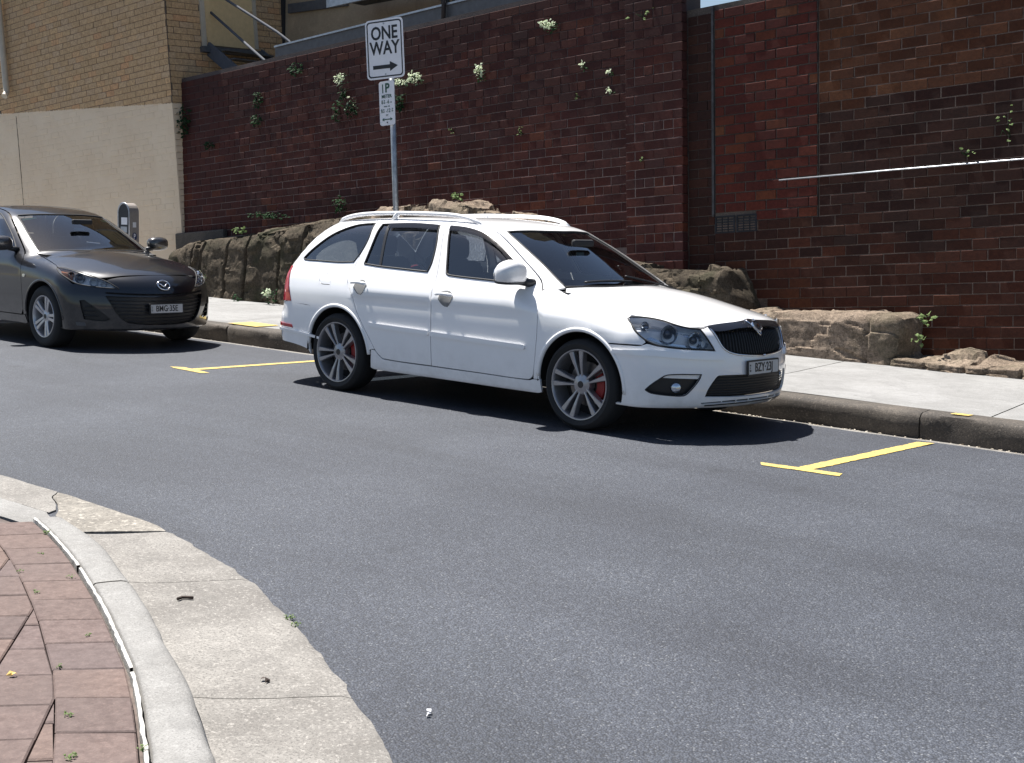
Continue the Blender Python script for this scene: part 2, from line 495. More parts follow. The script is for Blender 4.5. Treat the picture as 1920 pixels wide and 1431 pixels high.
def kerbstone_mesh(L, seed):
    prof = [(1.075, -.2), (1.062, -.03), (1.055, .05), (1.058, .11), (1.075, .138), (1.105, .147), (1.24, .15), (1.24, -.2)]
    v, f = [], []
    n = int(L / .06)
    for i in range(n + 1):
        x = L * i / n
        for k, (y, z) in enumerate(prof):
            d = noise.fractal(Vector((x * 3 + seed, y * 5, z * 8)), 1, 2, 5) * .017 if 0 < k < 6 else 0
            e = .012 if i in (0, n) and 0 < k < 6 else 0
            v.append((x, y - d + e, z - abs(d) * .6 - e * .5))
    m_ = len(prof)
    for i in range(n):
        for k in range(m_ - 1):
            a = i * m_ + k; f.append((a, a + m_, a + m_ + 1, a + 1))
    f.append(tuple(range(m_))); f.append(tuple(range(n * m_, n * m_ + m_))[::-1])
    return v, f
kerb = tag(mk('kerb', [(-30, 1.2, -.3), (10, 1.2, -.3), (10, 1.23, -.3), (-30, 1.23, -.3), (-30, 1.2, .12), (10, 1.2, .12), (10, 1.23, .12), (-30, 1.23, .12)],
              [(0, 1, 5, 4), (4, 5, 6, 7), (2, 3, 7, 6)], M['kerb_old']), kind='structure')
x = -26.0; i = 0
while x < 9:
    L = random.choice((1.5, 1.8, 2.1))
    v, f = kerbstone_mesh(L - .008, i * 7.3)
    k = mk('kerbstone', v, f, M['kerb_old'], kerb, True); sharp_by_angle(k, 50); k.location = (x, 0, 0)
    x += L; i += 1

fp = tag(mk('footpath', [(-40, 1.22, .11), (12, 1.22, .11), (12, 4.6, .13), (-40, 4.6, .13)], [(0, 1, 2, 3)], M['jointsand']), kind='structure')
jx = [-26, -21.5, -17, -14.5, -12, -9.6, -7.2, -4.85, -2.5, -.12, 2.04, 4.2, 6.5, 9]
for a, b in zip(jx[:-1], jx[1:]):
    nx, ny = max(2, int((b - a) / .12)), 22
    v, f = [], []
    for i in range(nx + 1):
        for j in range(ny + 1):
            y = 1.243 + (4.5 - 1.243) * j / ny
            t = i / nx
            x = a + .006 + (b - a - .012) * t - .13 * (y - 1.24)
            z = .15 + .008 * (y - 1.2) + noise.fractal(Vector((x * .9, y * .9, 0)), 1, 2, 3) * .006
            if i in (0, nx): z -= .004
            v.append((x, y, z))
    for i in range(nx):
        for j in range(ny):
            q = i * (ny + 1) + j; f.append((q, q + ny + 1, q + ny + 2, q + 1))
    o = mk('slab', v, f, M['footpath'], fp, True)

def marking(name, poly, z, label, cat, group):
    """paint a few millimetres thick with slightly ragged edges"""
    pts = []
    for i, (x, y) in enumerate(poly):
        x2, y2 = poly[(i + 1) % len(poly)]
        n = max(1, int(math.hypot(x2 - x, y2 - y) / .04))
        for k in range(n):
            t = k / n
            j = .012 * noise.noise(Vector((x + t * 9, y * 7 + t * 31, i)))
            pts.append((x + (x2 - x) * t + j, y + (y2 - y) * t + j))
    o = mk(name, [(a, b, z) for a, b in pts], [tuple(range(len(pts)))], M['yellow'])
    return tag(o, label, cat, group)
marking('parking_marking', [(1.52, -.935), (1.76, -.905), (1.80, .62), (1.905, .66), (1.86, -.895), (2.045, -.875), (2.07, -.965), (1.57, -1.02)], .004,
        'yellow painted parking bay T on the road in front of the white wagon', 'road marking', 'yellow parking bay marks')
marking('parking_marking', [(-4.72, -1.04), (-4.60, -.965), (-4.47, -.985), (-4.40, .60), (-4.31, .62), (-4.36, -.99), (-4.12, -1.035), (-4.16, -1.105), (-4.62, -1.075)], .004,
        'yellow painted parking bay T on the road behind the white wagon', 'road marking', 'yellow parking bay marks')
marking('paint_patch', [(-6.92, 1.17), (-6.93, 1.52), (-6.38, 1.50), (-6.36, 1.15)], .158,
        'yellow painted square on the footpath by the dark hatchback', 'paint patch', 'yellow paint on the footpath')
marking('paint_patch', [(1.80, 1.02 + .1), (1.80, 1.20), (1.93, 1.20), (1.93, 1.12)], .1545,
        'small yellow paint dab on the kerb right of the white wagon', 'paint patch', 'yellow paint on the footpath')

# ---------------------------------------------------------------- near corner: gutter, kerb, clay pavers
def cr(pts, step=.04):
    """Catmull-Rom polyline"""
    P = [np.array(q, float) for q in pts]
    out = []
    for i in range(len(P) - 1):
        p0, p1, p2, p3 = P[max(i - 1, 0)], P[i], P[i + 1], P[min(i + 2, len(P) - 1)]
        n = max(1, int(np.linalg.norm(p2 - p1) / step))
        for k in range(n):
            t = k / n
            out.append(.5 * (2 * p1 + (p2 - p0) * t + (2 * p0 - 5 * p1 + 4 * p2 - p3) * t * t + (3 * p1 - p0 - 3 * p2 + p3) * t ** 3))
    out.append(P[-1])
    return np.array(out)
KOUT = cr([(.36, -4.94), (.85, -5.05), (1.34, -5.229), (1.792, -5.412), (2.164, -5.578), (2.413, -5.69), (2.671, -5.81), (2.893, -5.928), (3.112, -6.049), (3.7, -6.42), (4.5, -7.0), (5.2, -7.7)])
WHITE = cr([(.33, -5.065), (.634, -5.151), (1.1, -5.306), (1.467, -5.447), (1.784, -5.575), (2.116, -5.722), (2.354, -5.829), (2.585, -5.951), (2.772, -6.056), (2.987, -6.179), (3.6, -6.57), (4.4, -7.14), (5.05, -7.82)])
ASPH = cr([(.60, -4.61), (.85, -4.655), (1.121, -4.723), (1.441, -4.80), (1.701, -4.878), (1.982, -4.992), (2.235, -5.095), (2.506, -5.222), (2.746, -5.335), (3.036, -5.481), (3.31, -5.638), (3.9, -6.02), (4.8, -6.65), (5.6, -7.4)])
def resample(P, n):
    d = np.concatenate([[0], np.cumsum(np.linalg.norm(np.diff(P, axis=0), axis=1))])
    t = np.linspace(0, d[-1], n)
    return np.stack([np.interp(t, d, P[:, 0]), np.interp(t, d, P[:, 1])], 1)
NG = 150
ko, wh, asx = resample(KOUT, NG), resample(WHITE, NG), resample(ASPH, NG)
# concrete gutter, cast in lengths
cg = empty('corner_gutter', (0, 0, 0), kind='structure')
cuts = [(4, 27), (27, 62), (62, 105), (105, NG - 1)]
for a, b in cuts:
    v, f = [], []
    rows = list(range(a, b + 1))
    nj = 14
    for i in rows:
        for j in range(nj + 1):
            t = j / nj
            p = ko[i] * (1 - t) + asx[i] * t
            if a == 4 and i < 7:
                p = p + (ko[7] - ko[4]) * 0.0
            if j == nj:
                q = noise.fractal(Vector((asx[i][0] * 6, asx[i][1] * 6, 0)), 1, 2, 4) * .016
                p = p + np.array([.5, .86]) * q
            z = .011 - .010 * math.sin(min(1, t * 2.2) * PI / 2) * (1 - t) + noise.fractal(Vector((p[0] * 2.5, p[1] * 2.5, 0)), 1, 2, 4) * .003
            if j == nj: z = .002
            if i in (rows[0], rows[-1]):
                z -= .002
                p = p + (ko[min(i + 1, NG - 1)] - ko[max(i - 1, 0)]) * (.03 if i == rows[0] else -.03)
            v.append((p[0], p[1], z))
    for i in range(len(rows) - 1):
        for j in range(nj):
            q = i * (nj + 1) + j; f.append((q, q + nj + 1, q + nj + 2, q + 1))
    mk('gutter_length', v, f, M['gutter'], cg, True)
# broken concrete apron at the end of the kerb
def slab_poly(name, poly, z, mat, parent, th=.05, amp=.006, jag=.012):
    pts = []
    for i, (x, y) in enumerate(poly):
        x2, y2 = poly[(i + 1) % len(poly)]
        n = max(1, int(math.hypot(x2 - x, y2 - y) / .04))
        for k in range(n):
            t = k / n
            jx_, jy_ = x + (x2 - x) * t, y + (y2 - y) * t
            q = noise.fractal(Vector((jx_ * 7, jy_ * 7, 3)), 1, 2, 4) * jag * .5
            pts.append((jx_ + q, jy_ + q))
    n = len(pts)
    v = [(a, b, z + noise.noise(Vector((a * 3, b * 3, 1))) * amp) for a, b in pts] + [(a, b, z - th) for a, b in pts]
    f = [tuple(range(n))] + [(i, (i + 1) % n, n + (i + 1) % n, n + i) for i in range(n)]
    o = mk(name, v, f, mat, parent)
    bm = bmesh.new(); bm.from_mesh(o.data); bmesh.ops.recalc_face_normals(bm, faces=bm.faces[:]); bm.to_mesh(o.data); bm.free()
    return o
slab_poly('broken_slab', [(-3.2, -4.66), (-.95, -4.60), (-.33, -4.585), (-.25, -4.66), (.03, -4.80), (.06, -4.855), (-.22, -4.865), (-3.2, -4.895)], .010, M['gutter'], cg, amp=.003)
slab_poly('broken_slab', [(-3.2, -4.91), (-.22, -4.88), (.065, -4.87), (.33, -4.955), (.33, -5.06), (.06, -5.07), (-3.2, -5.12)], .016, M['kerb_new'], cg, amp=.004)
slab_poly('broken_slab', [(-.318, -4.59), (.14, -4.595), (.60, -4.617), (.735, -4.65), (.49, -4.955), (.36, -4.935), (.13, -4.855), (.045, -4.795), (-.24, -4.66)], .009, M['rough_concrete'], cg, amp=.004)
# kerb with a rounded nose
ck = empty('corner_kerb', (0, 0, 0), kind='structure')
for a, b in ((0, 31), (31, 88), (88, NG - 1)):
    rows = list(range(a, b + 1))
    v, f = [], []
    for i in rows:
        d = ko[i] - wh[i]
        sec = [(-.05, -.05), (.012, -.05), (.06, .05), (.30, .061), (.62, .063), (.80, .060), (.90, .05), (.96, .034), (1.0, .012), (1.01, -.04)]
        sec = [(0.09, -.05), (0.09, .055), (.14, .0605), (.45, .0625), (.72, .062), (.84, .058), (.92, .048), (.97, .032), (1.0, .012), (1.015, -.04)]
        e = (ko[min(i + 1, NG - 1)] - ko[max(i - 1, 0)]) * (.1 if i == rows[0] else (-.1 if i == rows[-1] else 0))
        for u, z in sec:
            q = wh[i] + d * u + e
            z2 = z + noise.fractal(Vector((q[0] * 4, q[1] * 4, z * 9)), 1, 2, 4) * .002 - (.004 if i in (rows[0], rows[-1]) else 0)
            w = noise.fractal(Vector((q[0] * 3, q[1] * 3, 5)), 1, 2, 3) * .005
            v.append((q[0] + w * (u > .8), q[1] + w * (u > .8), z2))
    m_ = len(sec)
    for i in range(len(rows) - 1):
        for k in range(m_ - 1):
            q = i * m_ + k; f.append((q, q + m_, q + m_ + 1, q + 1))
    f.append(tuple(range(m_))); f.append(tuple(range((len(rows) - 1) * m_, len(rows) * m_)))
    mk('kerb_length', v, f, M['kerb_new'], ck, True)
# white painted back edge of the kerb
v, f = [], []
for i in range(NG):
    d = (ko[i] - wh[i]); d = d / np.linalg.norm(d)
    a = .006 + .005 * noise.noise(Vector((i * .7, 0, 0))); b = .005 + .005 * noise.noise(Vector((i * .5, 4, 0)))
    for q, z in ((wh[i] - d * a, .02), (wh[i] - d * a, .0615), (wh[i] + d * b, .0625), (wh[i] + d * b, .02)):
        v.append((q[0], q[1], z))
for i in range(NG - 1):
    if i in (24, 58, 97): continue
    for k in range(3):
        q = i * 4 + k; f.append((q, q + 4, q + 5, q + 1))
mk('edge_strip', v, f, M['white_line'], ck)

# clay pavers: a border course along the kerb and rows behind it
pv = tag(mk('brick_pavement', [(-4, -9, .028), (5, -9, .028), (4.6, -7.4, .028)] + [(q[0], q[1], .028) for q in wh[::-6]] + [(-4, -5.15, .028)], [tuple(range(3 + len(wh[::-6]) + 1))], M['jointsand']), kind='structure')
def add_rnd(me, val):
    a = me.attributes.new('rnd', 'FLOAT', 'FACE')
    a.data.foreach_set('value', [val] * len(me.polygons))
def paver(poly):
    c = np.mean(poly, axis=0)
    n = len(poly)
    top = .060 + random.uniform(-.0015, .0015)
    tx, ty = random.uniform(-.008, .008), random.uniform(-.008, .008)
    hh = lambda q: top + (q[0] - c[0]) * tx + (q[1] - c[1]) * ty
    inner = []
    for q in poly:
        d = c - q; inner.append(q + d / np.linalg.norm(d) * .007)
    v = [(*q, hh(q)) for q in inner] + [(*q, hh(q) - .004) for q in poly] + [(*q, .015) for q in poly]
    f = [tuple(range(n))]
    for k in range(2):
        for i in range(n):
            f.append((k * n + i, k * n + (i + 1) % n, (k + 1) * n + (i + 1) % n, (k + 1) * n + i))
    o = mk('paver', v, f, M['paver'], pv)
    bm = bmesh.new(); bm.from_mesh(o.data); bmesh.ops.recalc_face_normals(bm, faces=bm.faces[:]); bm.to_mesh(o.data); bm.free()
    add_rnd(o.data, random.random())
tan_ = np.gradient(wh, axis=0); tan_ /= np.linalg.norm(tan_, axis=1)[:, None]
nrm = np.stack([tan_[:, 1], -tan_[:, 0]], 1)             # away from the road
nrm *= np.sign(-nrm[:, 1])[:, None]
dist = np.concatenate([[0], np.cumsum(np.linalg.norm(np.diff(wh, axis=0), axis=1))])
at_ = lambda s, A: np.array([np.interp(s, dist, A[:, 0]), np.interp(s, dist, A[:, 1])])
s = .05; PL, PD, GJ = .262, .205, .003
while s < dist[-1] - .3:
    skew = .05
    p0, p1 = at_(s + GJ, wh), at_(s + PL - GJ, wh)
    n0, n1 = at_(s, nrm), at_(s + PL, nrm); t0 = at_(s, tan_)
    w = [p0 + n0 * .018, p1 + n1 * .018, p1 + n1 * (.018 + PD) - t0 * skew, p0 + n0 * (.018 + PD) - t0 * skew]
    paver(np.array(w)); s += PL
inner = wh + nrm * (.018 + PD + .004)
def clip(poly, a, n_):
    out = []
    for i in range(len(poly)):
        p, q = poly[i], poly[(i + 1) % len(poly)]
        dp, dq = (p - a) @ n_, (q - a) @ n_
        if dp >= 0: out.append(p)
        if dp * dq < 0: out.append(p + (q - p) * dp / (dp - dq))
    return out
ang = math.radians(-38)
e1, e2 = np.array([math.cos(ang), math.sin(ang)]), np.array([math.sin(ang), -math.cos(ang)])
o0 = np.array([.2, -5.2])
for r in range(-8, 16):
    for c in range(-14, 20):
        a = c * .215 ; b = r * .25 + (.11 if c % 2 else 0)
        q = [o0 + e1 * (b + u) + e2 * (a + w) for u, w in ((GJ, GJ), (.25 - GJ, GJ), (.25 - GJ, .215 - GJ), (GJ, .215 - GJ))]
        cc = np.mean(q, axis=0)
        if not (-1.2 < cc[0] < 4.4 and -7.7 < cc[1] < -5.0): continue
        i = int(np.argmin(np.linalg.norm(inner - cc, axis=1)))
        if i == 0 and (cc - inner[0]) @ tan_[0] < -.02 and cc[1] > -5.22: continue
        if cc[0] < .3 and cc[1] > -5.25: continue
        poly = clip(q, inner[i], nrm[i])
        if len(poly) < 3: continue
        P = np.array(poly)
        area = .5 * abs(np.dot(P[:, 0], np.roll(P[:, 1], 1)) - np.dot(P[:, 1], np.roll(P[:, 0], 1)))
        if area < .0012: continue
        u, vv, zz = to_px(np.array([*cc, .06]))
        if zz > .5 and -350 < u < 500 and vv < 1900: paver(P)

# ---------------------------------------------------------------- brickwork
PHI = math.radians(4.65)                # the street falls; courses stay level
SV = np.array([math.cos(PHI), 0, math.sin(PHI)])
def frame(o, s, t):
    s = np.array(s, float); s /= np.linalg.norm(s)
    t = np.array(t, float); t -= s * (t @ s); t /= np.linalg.norm(t)
    return np.array(o, float), s, t, np.cross(s, t)
WF = frame((-2.4, 4.2, 0), SV, (-math.sin(PHI), .03, math.cos(PHI)))
def wp(fr, s, t, n=0.): return fr[0] + fr[1] * s + fr[2] * t + fr[3] * n
def fmat(fr, s, t, n=0., rot=0.):
    o = wp(fr, s, t, n); mm = Matrix.Identity(4)
    for i in range(3):
        mm[i][0] = fr[1][i]; mm[i][1] = fr[2][i]; mm[i][2] = fr[3][i]; mm[i][3] = o[i]
    return mm @ Matrix.Rotation(rot, 4, 'Z') if rot else mm
_bm = {}
def brick_geo(w, h, d=.09, c=.004):
    x, y = w / 2, h / 2
    v = [(-x + c, -y + c, 0), (x - c, -y + c, 0), (x - c, y - c, 0), (-x + c, y - c, 0),
         (-x, -y, -c), (x, -y, -c), (x, y, -c), (-x, y, -c), (-x, -y, -d), (x, -y, -d), (x, y, -d), (-x, y, -d)]
    f = [(0, 1, 2, 3)] + [(4 * k + i, 4 * (k + 1) + i, 4 * (k + 1) + (i + 1) % 4, 4 * k + (i + 1) % 4) for k in (0, 1) for i in range(4)]
    return v, f
def brick_mesh(w, h, mat, rnd):
    key = (round(w, 3), round(h, 3), mat.name, round(rnd * 15))
    if key not in _bm:
        me = bpy.data.meshes.new('brick')
        v, f = brick_geo(key[0], key[1])
        me.from_pydata(v, [], f); me.update(); me.materials.append(mat); add_rnd(me, key[3] / 15)
        _bm[key] = me
    return _bm[key]
def lay(parent, fr, bricks, limit=300, hide=None):
    """bricks: (s0,s1,t0,t1,material,proud). The `limit` that show largest are objects, the others one joined part."""
    P = np.array([wp(fr, (b[0] + b[1]) / 2, (b[2] + b[3]) / 2) for b in bricks])
    u, v, z = to_px(P)
    score = np.array([(b[1] - b[0]) * (b[3] - b[2]) for b in bricks]) / np.maximum(z, .1) ** 2
    score[(u < 5) | (u > 1915) | (v < 5) | (v > 1425) | (z < 0)] *= 1e-3
    if hide is not None: score[hide(u, v)] *= 1e-3
    order = np.argsort(-score)
    for i in order[:limit]:
        s0, s1, t0, t1, mat, pr = bricks[i]
        link_mesh('brick', brick_mesh(s1 - s0, t1 - t0, mat, random.random()), parent,
                  fmat(fr, (s0 + s1) / 2, (t0 + t1) / 2, pr + random.uniform(-.003, .003), random.uniform(-.006, .006)))
    rest = {}
    for i in order[limit:]:
        rest.setdefault(bricks[i][4].name, []).append(bricks[i])
    V, Fc, mats, mi, rn = [], [], [], [], []
    for nm, bl in rest.items():
        mats.append(bl[0][4])
        for s0, s1, t0, t1, mat, pr in bl:
            gv_, gf_ = brick_geo(s1 - s0, t1 - t0)
            n = len(V); mm = fmat(fr, (s0 + s1) / 2, (t0 + t1) / 2, pr + random.uniform(-.003, .003), random.uniform(-.006, .006))
            V += [(mm @ Vector(q))[:] for q in gv_]; Fc += [tuple(j + n for j in q) for q in gf_]
            r = random.random(); rn += [r] * len(gf_); mi += [len(mats) - 1] * len(gf_)
    if V:
        o = mk('brickwork', V, Fc, None, parent)
        for q in mats: o.data.materials.append(q)
        o.data.polygons.foreach_set('material_index', mi)
        a = o.data.attributes.new('rnd', 'FLOAT', 'FACE'); a.data.foreach_set('value', rn)
        tag(o, kind='stuff')
BL, CH = .2535, .1035
def courses(s0, s1, t0, t1, matf, keep=None, proud=0., bl=BL, ch=CH, joint=.008, hdr=6, phase=0, toff=0.):
    out = []
    r0 = math.floor((t0 - toff) / ch)
    for r in range(r0, math.ceil((t1 - toff) / ch)):
        a = r * ch + toff
        if a < t0 - .02 or a + ch > t1 + .02: continue
        L = bl / 2 if hdr and (r + phase) % hdr == 0 else bl
        s = s0 - (bl / 2 if r % 2 else 0) - (random.uniform(0, .02) if s0 < s1 - 1.5 else 0)
        while s < s1 - .02:
            l = L * (random.uniform(.985, 1.015) if s1 - s0 > 1.5 else 1)
            x0, x1 = max(s, s0), min(s + l, s1)
            if x1 - x0 > .04:
                j = joint / 2
                c = ((x0 + x1) / 2, a + ch / 2)
                if keep is None or keep(*c):
                    mt = matf(*c)
                    out.append((round(x0 + j, 3), round(x0 + j + max(.03, round((x1 - x0 - joint) * 100) / 100), 3), a + j, a + ch - j, mt, proud))
            s += l
    return out
def core(fr, s0, s1, t0, t1, n0, n1, mat, parent, name='mortar_bed'):
    v = [wp(fr, s, t, n) for s in (s0, s1) for t in (t0, t1) for n in (n0, n1)]
    return mk(name, v, [(0, 1, 3, 2), (4, 6, 7, 5), (0, 4, 5, 1), (2, 3, 7, 6), (0, 2, 6, 4), (1, 5, 7, 3)], mat, parent)
# where the brickwork meets the rock
def base_t(s): return float(np.interp(s, [-11, -9.94, -6, -2.9, -2.2, -.75, .32, .74, .76, 2.3, 2.36, 8], [1.9, 1.94, 1.9, 1.78, 1.05, 1.02, .92, .92, .5, .45, .15, .05]))
def behind_car(u, v):
    u, v = np.asarray(u), np.asarray(v)
    return ((u > 560) & (u < 1440) & (v > np.interp(u, [560, 640, 700, 1040, 1090, 1260, 1440], [490, 412, 396, 404, 425, 535, 600]))) | ((u < 380) & (v > 400))
keep = lambda s, t: t > base_t(s) - .16

rw = empty('retaining_wall', wp(WF, -5, .5), 'long dark purple-brown brick retaining wall behind the white wagon', 'brick wall')
inv = Matrix.Translation(-Vector(rw.location))
def rebase(o): o.matrix_parent_inverse = Matrix.Translation(-Vector(o.parent.location))
wall_bricks = courses(-10.0, -.99, 1.2, 4.30, lambda s, t: M['brick_main'], keep)
wall_bricks += courses(-.99, -.20, .7, 4.95, lambda s, t: M['brick_main'], lambda s, t: t > .8, proud=.085, phase=0, toff=.028, bl=.2634)
lay(rw, WF, wall_bricks, 300, behind_car)
core(WF, -10.02, -.98, .3, 4.30, -.34, -.007, M['mortar'], rw)
core(WF, -.985, -.225, .3, 4.95, -.30, .078, M['mortar'], rw)

rr = empty('brick_wall', wp(WF, 2, .3), 'red and dark brown patched brick wall right of the pier', 'brick wall')
def right_mat(s, t):
    if .15 < s < 1.40 and t > 1.46: return M['brick_red']
    if s > 1.4 and t > 2.52 - .0 and not (s > 1.8 and t < 2.6): return M['brick_orange']
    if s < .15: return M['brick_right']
    if t < 1.05: return M['brick_low']
    if t < 1.46 and random.random() < .35: return M['brick_low']
    return M['brick_right']
vent_hole = lambda s, t: not (.16 < s < .64 and 1.34 < t < 1.53)
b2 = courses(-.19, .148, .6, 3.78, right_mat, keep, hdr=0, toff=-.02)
b2 += courses(.158, 1.398, 1.44, 3.78, right_mat, lambda s, t: vent_hole(s, t), hdr=0, proud=.004, joint=.013)
b2 += courses(1.412, 6.6, 1.44, 3.78, right_mat, keep, hdr=0, bl=.262, joint=.008)
b2 += courses(.15, .69, 1.33, 1.5, right_mat, lambda s, t: False)
b2 += courses(.69, 6.6, 1.33, 1.44, right_mat, keep, hdr=0, bl=.262, joint=.008)
b2 += courses(.15, 6.6, -.1, 1.345, right_mat, keep, hdr=0, bl=.262, joint=.008)
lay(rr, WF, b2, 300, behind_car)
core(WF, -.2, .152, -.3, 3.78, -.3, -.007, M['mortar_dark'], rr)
core(WF, .152, 1.400, 1.44, 3.78, -.3, -.005, M['mortar_dark'], rr)
core(WF, 1.409, 6.6, 1.44, 3.78, -.3, -.005, M['mortar_right'], rr)
core(WF, .152, 6.6, -.3, 1.438, -.3, -.005, M['mortar_right'], rr)
core(WF, 1.398, 1.411, 1.44, 3.78, -.3, -.05, M['shade_dark'], rr, 'movement_joint')
for g in (rw, rr):
    for ch_ in g.children: ch_.matrix_parent_inverse = Matrix.Translation(-Vector(g.location))

# two vents, downpipe strip, rod on the right wall
for k, (a, b) in enumerate(((.155, .41), (.425, .68))):
    e = empty('air_vent', wp(WF, (a + b) / 2, 1.33), ['dark terracotta air vent at the foot of the pipe', 'dark terracotta air vent, the one farther from the pipe'][k], 'air vent', 'wall vents')
    mb = MB()
    fb = lambda mb, s0, s1, t0, t1, n0, n1: mb.add([wp(WF, s, t, n) for s in (s0, s1) for t in (t0, t1) for n in (n0, n1)], [(0, 1, 3, 2), (4, 6, 7, 5), (0, 4, 5, 1), (2, 3, 7, 6), (0, 2, 6, 4), (1, 5, 7, 3)])
    fb(mb, a, a + .02, 1.335, 1.52, -.05, .004); fb(mb, b - .02, b, 1.335, 1.52, -.05, .004); fb(mb, a + .02, b - .02, 1.335, 1.352, -.05, .004); fb(mb, a + .02, b - .02, 1.503, 1.52, -.05, .004)
    parts = [mb.build('frame', M['vent'], e), fb(MB(), a + .02, b - .02, 1.352, 1.503, -.06, -.04).build('backing', M['shade_dark'], e)]
    for j in range(5):
        t = 1.366 + j * .027
        parts.append(fb(MB(), a + .02, b - .02, t, t + .012, -.03, 0).build('louvre', M['vent'], e))
    for j in range(2):
        s_ = a + .085 + j * .075
        parts.append(fb(MB(), s_, s_ + .008, 1.352, 1.503, -.035, .002).build('bar', M['vent'], e))
    for q in parts: rebase(q)
M['dark_strip'] = plain('weathered_metal_strip', (.05, .05, .053), .7, .1, var=.4)
strip = fb(MB(), .125, .152, 1.52, 3.77, -.003, .016).build('wall_strip', M['dark_strip'])
tag(strip, 'thin grey metal strip running down the brick wall beside the pier', 'wall pipe')
rod = MB().tube([wp(WF, .98, 1.842, .0), wp(WF, .98, 1.842, .05), wp(WF, 2.2, 1.84, .055), wp(WF, 3.5, 1.832, .05), wp(WF, 6.4, 1.81, .05)], .008, 8).build('wall_rail', M['steel'], smooth=True)
tag(rod, 'thin bright metal rod fixed level across the right brick wall', 'metal rod')

# grit, leaves and scraps washed along the far gutter
V_, F_ = [], []
rg_ = random.Random(5)
for k in range(420):
    x = rg_.uniform(-1.5, 4.5) if k % 3 else rg_.uniform(-9, 4.5)
    y = .99 + abs(rg_.gauss(0, .035)) * -1 + .02
    v_s = rg_.uniform(.004, .011); b0 = len(V_); z = -.040 + rg_.uniform(0, .004)
    a_ = rg_.uniform(0, PI)
    for dx, dy, dz in ((-1, -.6, 0), (1, -.5, .3), (.8, .7, .5), (-.7, .6, .2)):
        V_.append((x + (dx * math.cos(a_) - dy * math.sin(a_)) * v_s, y + (dx * math.sin(a_) + dy * math.cos(a_)) * v_s, z + dz * v_s))
    F_.append((b0, b0 + 1, b0 + 2, b0 + 3))
M['grit'] = leaf_mat('gutter_grit', (.10, .07, .04), (.55, .50, .42), .1)
tag(mk('gutter_litter', V_, F_, M['grit']), 'fine grit and leaf scraps washed along the far gutter', 'litter', kind='stuff')

# ---------------------------------------------------------------- tan brick building on the left
def painted_mat(name, stops_mat, z0):
    """tan brick below a painted line: the lower wall carries cream paint"""
    ma = stops_mat.copy(); ma.name = name
    nt = ma.node_tree; bs = nt.nodes['Principled BSDF']
    src = bs.inputs['Base Color'].links[0].from_socket
    v = coords(nt, 'World')
    sp = nt.nodes.new('ShaderNodeSeparateXYZ'); nt.links.new(v, sp.inputs[0])
    nz = noise_tex(nt, v, 30, 3)
    ad = nt.nodes.new('ShaderNodeMath'); ad.operation = 'ADD'; nt.links.new(sp.outputs['Z'], ad.inputs[0]); nt.links.new(maprange(nt, nz, .3, .7, -.012, .012), ad.inputs[1])
    cream = mix(nt, maprange(nt, noise_tex(nt, v, 1.1, 6, .6, .4), .35, .7), (.72, .565, .405), (.80, .65, .48))
    cream = mix(nt, maprange(nt, noise_tex(nt, v, 22, 4, .7), .6, .75, 0, .3), cream, (.58, .45, .28))
    nt.links.new(mix(nt, maprange(nt, ad.outputs[0], z0 - .004, z0 + .004), cream, src), bs.inputs['Base Color'])
    return ma
M['brick_building'] = painted_mat('tan_brick_cream_painted_below', M['brick_tan'], 3.09)
M['mortar_building'] = painted_mat('dark_joint_cream_painted_below', M['mortar_tan'], 3.09)
TB = (-.081, -.032, .996)
BF = frame((-12.285, 4.236, 0), SV, TB)
lb = empty('brick_building', wp(BF, -2, 0), 'tan brick building with cream painted lower wall at far left', 'building')
bb = courses(-9.5, -.003, .5, 6.4, lambda s, t: M['brick_building'], lambda s, t: True, hdr=0, bl=.25, ch=.0975, joint=.0075)
# the paint fills the joints of the lower wall, so its bricks stand less proud
bb = [(a, b, c, d, m_, -.0038 if (c * .996 + a * .081) < 3.05 else 0.) for a, b, c, d, m_, p in bb]
lay(lb, BF, bb, 300, lambda u, v: (np.asarray(v) > np.interp(u, [0, 160, 290], [388, 398, 480])))
core(BF, -9.5, -.001, -.3, 6.4, -.035, -.006, M['mortar_building'], lb, 'front_wall')
SF = frame(wp(BF, 0, 0, 0), (0, 1, .0321), TB)
sb = courses(.012, 2.40, 3.2, 6.4, lambda s, t: M['brick_tan'], lambda s, t: not (.66 < s < 1.72 and t > 4.02), hdr=0, bl=.25, ch=.0975, joint=.0075)
sb += courses(.012, .30, .9, 3.2, lambda s, t: M['brick_building'], None, hdr=0, bl=.25, ch=.0975, joint=.0075)
lay(lb, SF, sb, 300 - 0)
core(SF, .10, 2.40, -.3, 6.4, -.28, -.006, M['mortar_building'], lb, 'side_wall')
fs = lambda mb, fr, s0, s1, t0, t1, n0, n1: mb.add([wp(fr, s, t, n) for s in (s0, s1) for t in (t0, t1) for n in (n0, n1)], [(0, 1, 3, 2), (4, 6, 7, 5), (0, 4, 5, 1), (2, 3, 7, 6), (0, 2, 6, 4), (1, 5, 7, 3)])
fs(MB(), SF, .72, 1.68, 4.06, 6.2, -.05, .0).build('door', M['tan_door'], lb)
fs(MB(), SF, .64, .72, 4.02, 6.3, -.05, .03).build('door_frame', M['pipe_cream'], lb)
fs(MB(), SF, 1.68, 1.74, 4.06, 6.3, -.05, .03).build('door_frame', M['pipe_cream'], lb)
fs(MB(), SF, .60, 1.80, 3.93, 4.02, -.02, .10).build('door_sill', M['steel_dark'], lb)
v0 = wp(BF, -5.24, 3.72, .004); v1 = wp(BF, -5.20, .6, .004)
fs(MB(), BF, -4.963, -4.957, .6, 3.45, -.02, .0035).build('movement_joint', M['mortar_tan'], lb)
